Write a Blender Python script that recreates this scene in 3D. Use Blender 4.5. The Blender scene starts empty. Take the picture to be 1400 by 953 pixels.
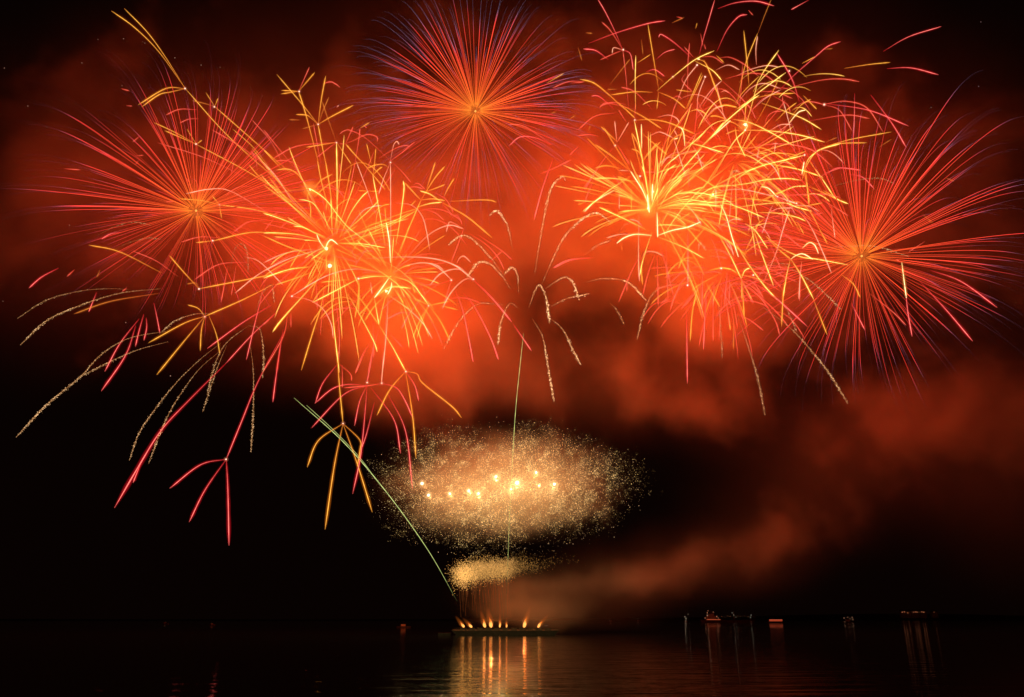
import bpy, math, random
import numpy as np
from mathutils import Vector

random.seed(7)
RS = np.random.RandomState(11)
SC = bpy.context.scene
COL = SC.collection

# ---------------------------------------------------------------- camera
FPX = 1102.0                       # focal length in pixels of the 1400 px wide photograph
PITCH = math.atan((845 - 476.5) / FPX)
CAM_H = 8.54
cam_data = bpy.data.cameras.new('camera')
cam = bpy.data.objects.new('camera', cam_data)
COL.objects.link(cam)
cam.location = (0, 0, CAM_H)
cam.rotation_euler = (math.pi / 2 + PITCH, 0, 0)
cam_data.sensor_width = 36.0
cam_data.lens = 36.0 * FPX / 1400.0
cam_data.clip_start = 0.5
cam_data.clip_end = 20000
SC.camera = cam

# ---------------------------------------------------------------- night sky
world = bpy.data.worlds.new("World")
SC.world = world
world.use_nodes = True
wn, wl = world.node_tree.nodes, world.node_tree.links
wn.clear()
w_out = wn.new('ShaderNodeOutputWorld')
w_bg = wn.new('ShaderNodeBackground')
w_bg.inputs['Color'].default_value = (0.0020, 0.0006, 0.0004, 1)   # sky of a city night, faintly red
w_bg.inputs['Strength'].default_value = 1.0
wl.new(w_bg.outputs[0], w_out.inputs[0])

# ---------------------------------------------------------------- exposure and sampling
SC.view_settings.view_transform = 'Standard'
SC.view_settings.look = 'None'
SC.view_settings.exposure = 0
SC.view_settings.gamma = 1
SC.render.engine = 'CYCLES'
cy = SC.cycles
cy.use_denoising = True
try:
    cy.denoiser = 'OPENIMAGEDENOISE'
    cy.denoising_input_passes = 'RGB_ALBEDO_NORMAL'
except Exception:
    pass
cy.max_bounces = 4
cy.diffuse_bounces = 1
cy.glossy_bounces = 2
cy.transmission_bounces = 2
cy.volume_bounces = 0
cy.transparent_max_bounces = 96
cy.volume_max_steps = 256
cy.use_adaptive_sampling = True
cy.adaptive_threshold = 0.015
cy.sample_clamp_indirect = 6
cy.caustics_reflective = False
cy.caustics_refractive = False

# ---------------------------------------------------------------- helpers
def px(x, y, D):
    """the point at distance D (world y) that pixel (x, y) of the 1400x953 photo looks at"""
    r = (x - 700.0) / FPX
    u = (476.5 - y) / FPX
    c, s = math.cos(PITCH), math.sin(PITCH)
    dy, dz = c - u * s, s + u * c
    k = D / dy
    return np.array((r * k, D, CAM_H + dz * k))

def pxs(pts, D):
    pts = np.asarray(pts, float)
    D = np.broadcast_to(np.asarray(D, float), (len(pts),))
    r = (pts[:, 0] - 700.0) / FPX
    u = (476.5 - pts[:, 1]) / FPX
    c, s = math.cos(PITCH), math.sin(PITCH)
    dy, dz = c - u * s, s + u * c
    k = D / dy
    return np.stack([r * k, D, CAM_H + dz * k], 1)

def tag(o, label=None, cat=None, group=None, kind=None):
    if label: o['label'] = label
    if cat: o['category'] = cat
    if group: o['group'] = group
    if kind: o['kind'] = kind
    return o

def empty(name, loc=(0, 0, 0)):
    o = bpy.data.objects.new(name, None)
    o.location = tuple(loc)
    COL.objects.link(o)
    return o

def link_mesh(name, me, parent=None, loc=(0, 0, 0)):
    o = bpy.data.objects.new(name, me)
    COL.objects.link(o)
    if parent is not None:
        o.parent = parent
    o.location = tuple(loc)
    return o

class MB:
    """collects vertices, faces, colours and material slots for ONE mesh"""
    def __init__(self):
        self.v, self.f, self.c, self.m, self.s, self.n = [], [], [], [], [], 0
    def add(self, verts, faces, col=(1, 1, 1), mat=0, smooth=False):
        verts = np.asarray(verts, float)
        k = len(verts)
        col = np.asarray(col, float)
        if col.ndim == 1:
            col = np.tile(col, (k, 1))
        self.v.append(verts)
        self.c.append(col)
        self.f.extend(tuple(int(i) + self.n for i in fc) for fc in faces)
        self.m.extend([mat] * len(faces))
        self.s.extend([smooth] * len(faces))
        self.n += k
    def tube(self, P, R, col, sides=4, mat=0, smooth=False):
        P = np.asarray(P, float)
        n = len(P)
        R = np.broadcast_to(np.asarray(R, float), (n,))
        T = np.gradient(P, axis=0)
        T /= np.linalg.norm(T, axis=1)[:, None] + 1e-9
        ref = np.array((0.05, 1.0, 0.1))
        N1 = np.cross(T, ref)
        N1 /= np.linalg.norm(N1, axis=1)[:, None] + 1e-9
        N2 = np.cross(T, N1)
        a = np.arange(sides) / sides * 2 * math.pi
        ring = (np.cos(a)[None, :, None] * N1[:, None, :] + np.sin(a)[None, :, None] * N2[:, None, :]) * R[:, None, None]
        V = (P[:, None, :] + ring).reshape(-1, 3)
        F = []
        for i in range(n - 1):
            for j in range(sides):
                k = (j + 1) % sides
                F.append((i * sides + j, i * sides + k, (i + 1) * sides + k, (i + 1) * sides + j))
        F.append(tuple(range(sides))[::-1])
        F.append(tuple((n - 1) * sides + j for j in range(sides)))
        col = np.asarray(col, float)
        if col.ndim == 1:
            C = np.tile(col, (n * sides, 1))
        else:
            C = np.repeat(col, sides, axis=0)
        self.add(V, F, C, mat, smooth)
    def box(self, lo, hi, col=(1, 1, 1), mat=0):
        x0, y0, z0 = lo; x1, y1, z1 = hi
        V = [(x0,y0,z0),(x1,y0,z0),(x1,y1,z0),(x0,y1,z0),(x0,y0,z1),(x1,y0,z1),(x1,y1,z1),(x0,y1,z1)]
        F = [(0,3,2,1),(4,5,6,7),(0,1,5,4),(1,2,6,5),(2,3,7,6),(3,0,4,7)]
        self.add(V, F, col, mat)
    def dots(self, P, r, col):
        """small tetrahedral grains"""
        P = np.asarray(P, float); k = len(P)
        if k == 0: return
        r = np.broadcast_to(np.asarray(r, float), (k,))
        T = np.array([(1,1,1),(1,-1,-1),(-1,1,-1),(-1,-1,1)], float) / 1.732
        rot = RS.normal(size=(k, 3, 3)); q, _ = np.linalg.qr(rot)
        V = (np.einsum('kij,tj->kti', q, T) * r[:, None, None] + P[:, None, :]).reshape(-1, 3)
        F = []
        for i in range(k):
            b = i * 4
            F += [(b, b+1, b+2), (b, b+3, b+1), (b, b+2, b+3), (b+1, b+3, b+2)]
        col = np.asarray(col, float)
        C = np.tile(col, (k * 4, 1)) if col.ndim == 1 else np.repeat(col, 4, axis=0)
        self.add(V, F, C)
    def build(self, name, mats, parent=None, loc=(0, 0, 0)):
        me = bpy.data.meshes.new(name)
        V = np.concatenate(self.v) - np.asarray(loc if parent is None else parent['_o'], float)
        me.from_pydata([tuple(p) for p in V], [], self.f)
        for m in (mats if isinstance(mats, (list, tuple)) else [mats]):
            me.materials.append(m)
        me.polygons.foreach_set('material_index', self.m)
        me.polygons.foreach_set('use_smooth', self.s)
        C = np.concatenate(self.c)
        at = me.color_attributes.new('Col', 'FLOAT_COLOR', 'POINT')
        at.data.foreach_set('color', np.concatenate([C, np.ones((len(C), 1))], 1).astype(np.float32).ravel())
        me.update()
        o = link_mesh(name, me, parent, loc if parent is None else (0, 0, 0))
        if parent is not None:
            o['_o'] = tuple(parent['_o']); ROOTS.append(o)
        return o

def root(name, loc, label, cat, group=None):
    o = empty(name, loc)
    o['_o'] = tuple(float(c) for c in loc)
    tag(o, label, cat, group)
    ROOTS.append(o)
    return o
ROOTS = []

# ---------------------------------------------------------------- materials
def new_mat(name):
    m = bpy.data.materials.new(name)
    m.use_nodes = True
    m.node_tree.nodes.clear()
    return m, m.node_tree.nodes, m.node_tree.links

def spark_mat(name, strength=1.0, sampled=False):
    m, n, l = new_mat(name)
    out = n.new('ShaderNodeOutputMaterial')
    em = n.new('ShaderNodeEmission'); em.inputs['Strength'].default_value = strength
    at = n.new('ShaderNodeAttribute'); at.attribute_name = 'Col'
    l.new(at.outputs['Color'], em.inputs['Color'])
    l.new(em.outputs[0], out.inputs['Surface'])
    m.cycles.emission_sampling = 'FRONT' if sampled else 'NONE'
    return m

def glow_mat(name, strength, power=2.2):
    """additive shell imitating the bloom round something bright, strongest along its middle"""
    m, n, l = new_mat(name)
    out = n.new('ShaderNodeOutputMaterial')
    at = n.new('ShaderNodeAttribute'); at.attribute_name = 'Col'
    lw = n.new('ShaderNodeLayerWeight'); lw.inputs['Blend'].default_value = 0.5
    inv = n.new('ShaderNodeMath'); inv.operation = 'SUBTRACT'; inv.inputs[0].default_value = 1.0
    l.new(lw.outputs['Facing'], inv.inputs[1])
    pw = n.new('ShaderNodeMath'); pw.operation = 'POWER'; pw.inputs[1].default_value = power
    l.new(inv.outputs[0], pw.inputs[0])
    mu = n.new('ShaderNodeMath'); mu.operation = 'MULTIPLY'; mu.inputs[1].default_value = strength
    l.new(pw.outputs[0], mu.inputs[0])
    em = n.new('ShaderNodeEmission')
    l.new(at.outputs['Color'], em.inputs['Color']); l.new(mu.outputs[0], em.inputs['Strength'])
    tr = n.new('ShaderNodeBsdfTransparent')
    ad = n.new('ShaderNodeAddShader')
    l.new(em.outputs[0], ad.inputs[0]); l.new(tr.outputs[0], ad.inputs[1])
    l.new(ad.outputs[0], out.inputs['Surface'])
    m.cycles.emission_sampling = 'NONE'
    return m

def solid_mat(name, col, rough=0.6, metal=0.0, noise=0.25, scale=1.5):
    m, n, l = new_mat(name)
    out = n.new('ShaderNodeOutputMaterial')
    b = n.new('ShaderNodeBsdfPrincipled')
    b.inputs['Roughness'].default_value = rough
    b.inputs['Metallic'].default_value = metal
    tc = n.new('ShaderNodeTexCoord')
    nz = n.new('ShaderNodeTexNoise'); nz.inputs['Scale'].default_value = scale; nz.inputs['Detail'].default_value = 5
    l.new(tc.outputs['Object'], nz.inputs['Vector'])
    rp = n.new('ShaderNodeValToRGB')
    c = np.array(col)
    rp.color_ramp.elements[0].position = 0.3
    rp.color_ramp.elements[0].color = tuple(c * (1 - noise)) + (1,)
    rp.color_ramp.elements[1].position = 0.7
    rp.color_ramp.elements[1].color = tuple(np.minimum(c * (1 + noise), 1)) + (1,)
    l.new(nz.outputs['Fac'], rp.inputs[0]); l.new(rp.outputs[0], b.inputs['Base Color'])
    l.new(b.outputs[0], out.inputs['Surface'])
    return m

M_SPARK = spark_mat('burning_star')
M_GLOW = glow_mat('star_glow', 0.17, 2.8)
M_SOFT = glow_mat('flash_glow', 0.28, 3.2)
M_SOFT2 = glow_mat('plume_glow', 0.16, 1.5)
M_LAMP_PANEL = spark_mat('lamp_and_lit_panel', 1.0, False)  # also carries the light painted onto a bulwark and an awning
M_FLAME = spark_mat('flame', 1.0, True)

def point_light(name, loc, col, power, parent=None, size=0.0):
    d = bpy.data.lights.new(name, 'POINT')
    d.color = col; d.energy = power; d.shadow_soft_size = size
    o = bpy.data.objects.new(name, d)
    COL.objects.link(o)
    if parent is not None:
        o.parent = parent
        loc = np.asarray(loc) - np.asarray(parent['_o'])
    o.location = tuple(loc)
    return o

# ================================================================ WATER
def make_water():
    m, n, l = new_mat('night_water')
    out = n.new('ShaderNodeOutputMaterial')
    b = n.new('ShaderNodeBsdfPrincipled')
    b.inputs['Base Color'].default_value = (0.004, 0.004, 0.005, 1)
    b.inputs['Roughness'].default_value = 0.04
    b.inputs['IOR'].default_value = 1.333
    ge = n.new('ShaderNodeNewGeometry')
    def wave(sx, sy, detail):
        mp = n.new('ShaderNodeMapping'); mp.inputs['Scale'].default_value = (sx, sy, 1)
        nz = n.new('ShaderNodeTexNoise'); nz.inputs['Scale'].default_value = 1.0; nz.inputs['Detail'].default_value = detail
        l.new(ge.outputs['Position'], mp.inputs['Vector']); l.new(mp.outputs[0], nz.inputs['Vector'])
        return nz.outputs['Fac']
    w1, w2 = wave(0.055, 0.24, 3), wave(0.5, 1.5, 3)
    m1 = n.new('ShaderNodeMath'); m1.operation = 'MULTIPLY'; m1.inputs[1].default_value = WAVE1; l.new(w1, m1.inputs[0])
    m2 = n.new('ShaderNodeMath'); m2.operation = 'MULTIPLY_ADD'; m2.inputs[1].default_value = WAVE2; l.new(w2, m2.inputs[0]); l.new(m1.outputs[0], m2.inputs[2])
    bp = n.new('ShaderNodeBump'); bp.inputs['Strength'].default_value = 1.0; bp.inputs['Distance'].default_value = 1.0
    l.new(m2.outputs[0], bp.inputs['Height']); l.new(bp.outputs[0], b.inputs['Normal'])
    l.new(b.outputs[0], out.inputs['Surface'])
    mb = MB()
    S = 9000
    mb.add([(-S, -200, 0), (S, -200, 0), (S, 2*S, 0), (-S, 2*S, 0)], [(0, 1, 2, 3)])
    o = mb.build('water', m)
    tag(o, kind='structure')
WAVE1, WAVE2 = 0.20, 0.024
make_water()

# far shore: a low dark rise of land across the water
def make_shore():
    mb = MB()
    xs = np.linspace(-5200, 5200, 120)
    h = 2 + 3 * np.abs(np.sin(xs * 0.0011 + 1.0)) + RS.uniform(0, 1.5, len(xs))
    h += 20 * np.exp(-((xs - 1500) / 700.0) ** 2)
    V, F = [], []
    for x, z in zip(xs, h):
        V += [(x, 3000, -1), (x, 3060, z * .8), (x, 3200, z), (x, 3500, -1)]
    for i in range(len(xs) - 1):
        for j in range(3):
            a = i * 4 + j
            F.append((a, a + 4, a + 5, a + 1))
    mb.add(V, F, smooth=True)
    o = mb.build('hills', solid_mat('dark_hillside', (0.03, 0.035, 0.02), 0.9, scale=0.02))
    tag(o, kind='structure')
make_shore()

# ================================================================ SMOKE (volumes lit by added lamps that stand for the bursts' light)
class FieldNodes:
    """small helper to write a density field with geometry nodes"""
    def __init__(self, ng):
        self.n, self.l = ng.nodes, ng.links
        self.pos = self.n.new('GeometryNodeInputPosition').outputs[0]
    def _set(self, node, ins, vals):
        for i, v in zip(ins, vals):
            if v is None: continue
            if isinstance(v, (int, float, tuple)): node.inputs[i].default_value = v
            else: self.l.new(v, node.inputs[i])
    def math(self, op, a, b=None, c=None):
        x = self.n.new('ShaderNodeMath'); x.operation = op
        self._set(x, (0, 1, 2), (a, b, c)); return x.outputs[0]
    def vec(self, op, a, b=None, c=None):
        x = self.n.new('ShaderNodeVectorMath'); x.operation = op
        self._set(x, (0, 1, 2), (a, b, c))
        return x.outputs['Value'] if op == 'LENGTH' else x.outputs[0]
    def blob(self, c, r, s, rot=0.0):
        v = self.vec('SUBTRACT', self.warp, tuple(float(t) for t in c))
        if rot:
            ro = self.n.new('ShaderNodeVectorRotate'); ro.rotation_type = 'Y_AXIS'
            self.l.new(v, ro.inputs['Vector']); ro.inputs['Angle'].default_value = rot
            v = ro.outputs[0]
        ln = self.vec('LENGTH', self.vec('MULTIPLY', v, tuple(1.0 / float(t) for t in r)))
        mr = self.n.new('ShaderNodeMapRange'); mr.interpolation_type = 'SMOOTHSTEP'
        self.l.new(ln, mr.inputs['Value'])
        mr.inputs['From Min'].default_value = 1.0; mr.inputs['From Max'].default_value = 0.0
        mr.inputs['To Min'].default_value = 0.0; mr.inputs['To Max'].default_value = s
        return mr.outputs[0]
    def noise(self, scale, detail, rough=0.55, vec=None, color=False):
        nz = self.n.new('ShaderNodeTexNoise')
        nz.inputs['Scale'].default_value = scale; nz.inputs['Detail'].default_value = detail
        nz.inputs['Roughness'].default_value = rough
        self.l.new(vec if vec is not None else self.pos, nz.inputs['Vector'])
        return nz.outputs[1 if color else 0]

def smoke(name, lo, hi, blobs, dens, nscale, thr, gain, col, voxel, warp=30.0, aniso=0.0, label=None, soft=0.5, step=1.0):
    """a cloud whose density is a field of soft lobes broken up by warped noise, held in a voxel grid"""
    m, n, l = new_mat(name + '_air')
    out = n.new('ShaderNodeOutputMaterial')
    vs = n.new('ShaderNodeVolumePrincipled')
    vs.inputs['Color'].default_value = col + (1,)
    vs.inputs['Anisotropy'].default_value = aniso
    vs.inputs['Density'].default_value = dens
    l.new(vs.outputs[0], out.inputs['Volume'])
    m.cycles.volume_step_rate = step
    ng = bpy.data.node_groups.new(name + '_field', 'GeometryNodeTree')
    ng.interface.new_socket('Geometry', in_out='OUTPUT', socket_type='NodeSocketGeometry')
    fn = FieldNodes(ng)
    w1 = fn.vec('SUBTRACT', fn.noise(nscale * 0.55, 3, color=True), (.5, .5, .5))
    fn.warp = fn.vec('MULTIPLY_ADD', w1, (warp, warp * .6, warp), fn.pos)
    tot = None
    for (cx, cyy, rx, ry, s, D, rd, rot) in blobs:
        c = px(cx, cyy, D)
        sc = np.linalg.norm(px(cx + 1, cyy, D) - c)
        b = fn.blob(c, (rx * sc, rd, ry * sc), s, math.radians(-rot))
        tot = b if tot is None else fn.math('ADD', tot, b)
    w2 = fn.vec('SUBTRACT', fn.noise(nscale * 1.3, 3, vec=fn.warp, color=True), (.5, .5, .5))
    p2 = fn.vec('MULTIPLY_ADD', w2, (warp * .6,) * 3, fn.warp)
    nz = fn.noise(nscale, 6, 0.58, vec=p2)
    nn = fn.math('MULTIPLY', fn.math('SUBTRACT', nz, 0.5), gain)
    d = fn.math('ADD', fn.math('SUBTRACT', tot, thr), nn)
    d = fn.math('MULTIPLY', fn.math('MAXIMUM', d, 0.0), fn.math('MINIMUM', fn.math('MULTIPLY', tot, 4.0), 1.0))
    # thin veil left between the thick folds
    d = fn.math('ADD', d, fn.math('MULTIPLY', fn.math('MULTIPLY', tot, tot), soft))
    # let go of the smoke at the walls of the grid
    vc = ng.nodes.new('GeometryNodeVolumeCube')
    ng.links.new(d, vc.inputs['Density'])
    vc.inputs['Background'].default_value = 0.0
    vc.inputs['Min'].default_value = lo; vc.inputs['Max'].default_value = hi
    for i, ax in enumerate('XYZ'):
        vc.inputs['Resolution ' + ax].default_value = max(8, int((hi[i] - lo[i]) / voxel))
    sm = ng.nodes.new('GeometryNodeSetMaterial'); sm.inputs['Material'].default_value = m
    ng.links.new(vc.outputs[0], sm.inputs['Geometry'])
    go = ng.nodes.new('NodeGroupOutput'); ng.links.new(sm.outputs[0], go.inputs[0])
    vd = bpy.data.volumes.new(name); vd.materials.append(m)
    o = bpy.data.objects.new(name, vd); COL.objects.link(o)
    md = o.modifiers.new('field', 'NODES'); md.node_group = ng
    tag(o, label, kind='stuff')
    return o

SB = 560.0
main_blobs = [  # px x, px y, rx, ry, strength, depth, depth radius, rotation
    (440, 320, 340, 300, 0.90, SB, 62, 0),
    (590, 480, 240, 140, 0.72, SB, 50, 0),
    (690, 300, 300, 270, 0.75, SB, 62, 0),
    (930, 270, 340, 300, 0.85, SB, 62, 0),
    (1000, 430, 260, 150, 0.65, SB, 50, 0),
    (120, 250, 460, 360, 0.75, SB, 62, 0),
    (1290, 290, 460, 380, 0.70, SB, 62, 0),
    (700, 90, 950, 280, 0.50, SB, 62, 0),
    (820, 530, 320, 110, 0.60, SB, 50, 8),
    (1200, 590, 420, 150, 0.38, SB, 50, -6),
    (1400, 650, 320, 220, 0.40, SB, 50, 0),
    (1090, 690, 300, 150, 0.38, SB - 20, 45, -28),
    (900, 785, 290, 90, 0.50, SB - 30, 40, -14),
    (560, 570, 150, 70, 0.45, SB, 40, 25),
]
smoke('smoke', (-660, 499, 5), (660, 630, 640), main_blobs, 0.021, 0.0175, 0.43, 1.85, (0.9, 0.9, 0.9), 4.5, warp=70,
      label='drifting cloud of orange lit smoke behind the fireworks', soft=.34)
smoke('launch_smoke', (-60, 463, 1), (180, 500, 80),
      [(700, 815, 120, 60, 0.8, 480, 16, 0), (800, 800, 150, 60, 0.6, 482, 16, -8), (740, 845, 140, 34, 0.7, 478, 14, 0), (900, 785, 150, 50, 0.45, 484, 16, -8)],
      0.018, 0.045, 0.38, 1.1, (0.85, 0.8, 0.75), 1.5, warp=14, label='low brown smoke drifting right from the barge')

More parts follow.
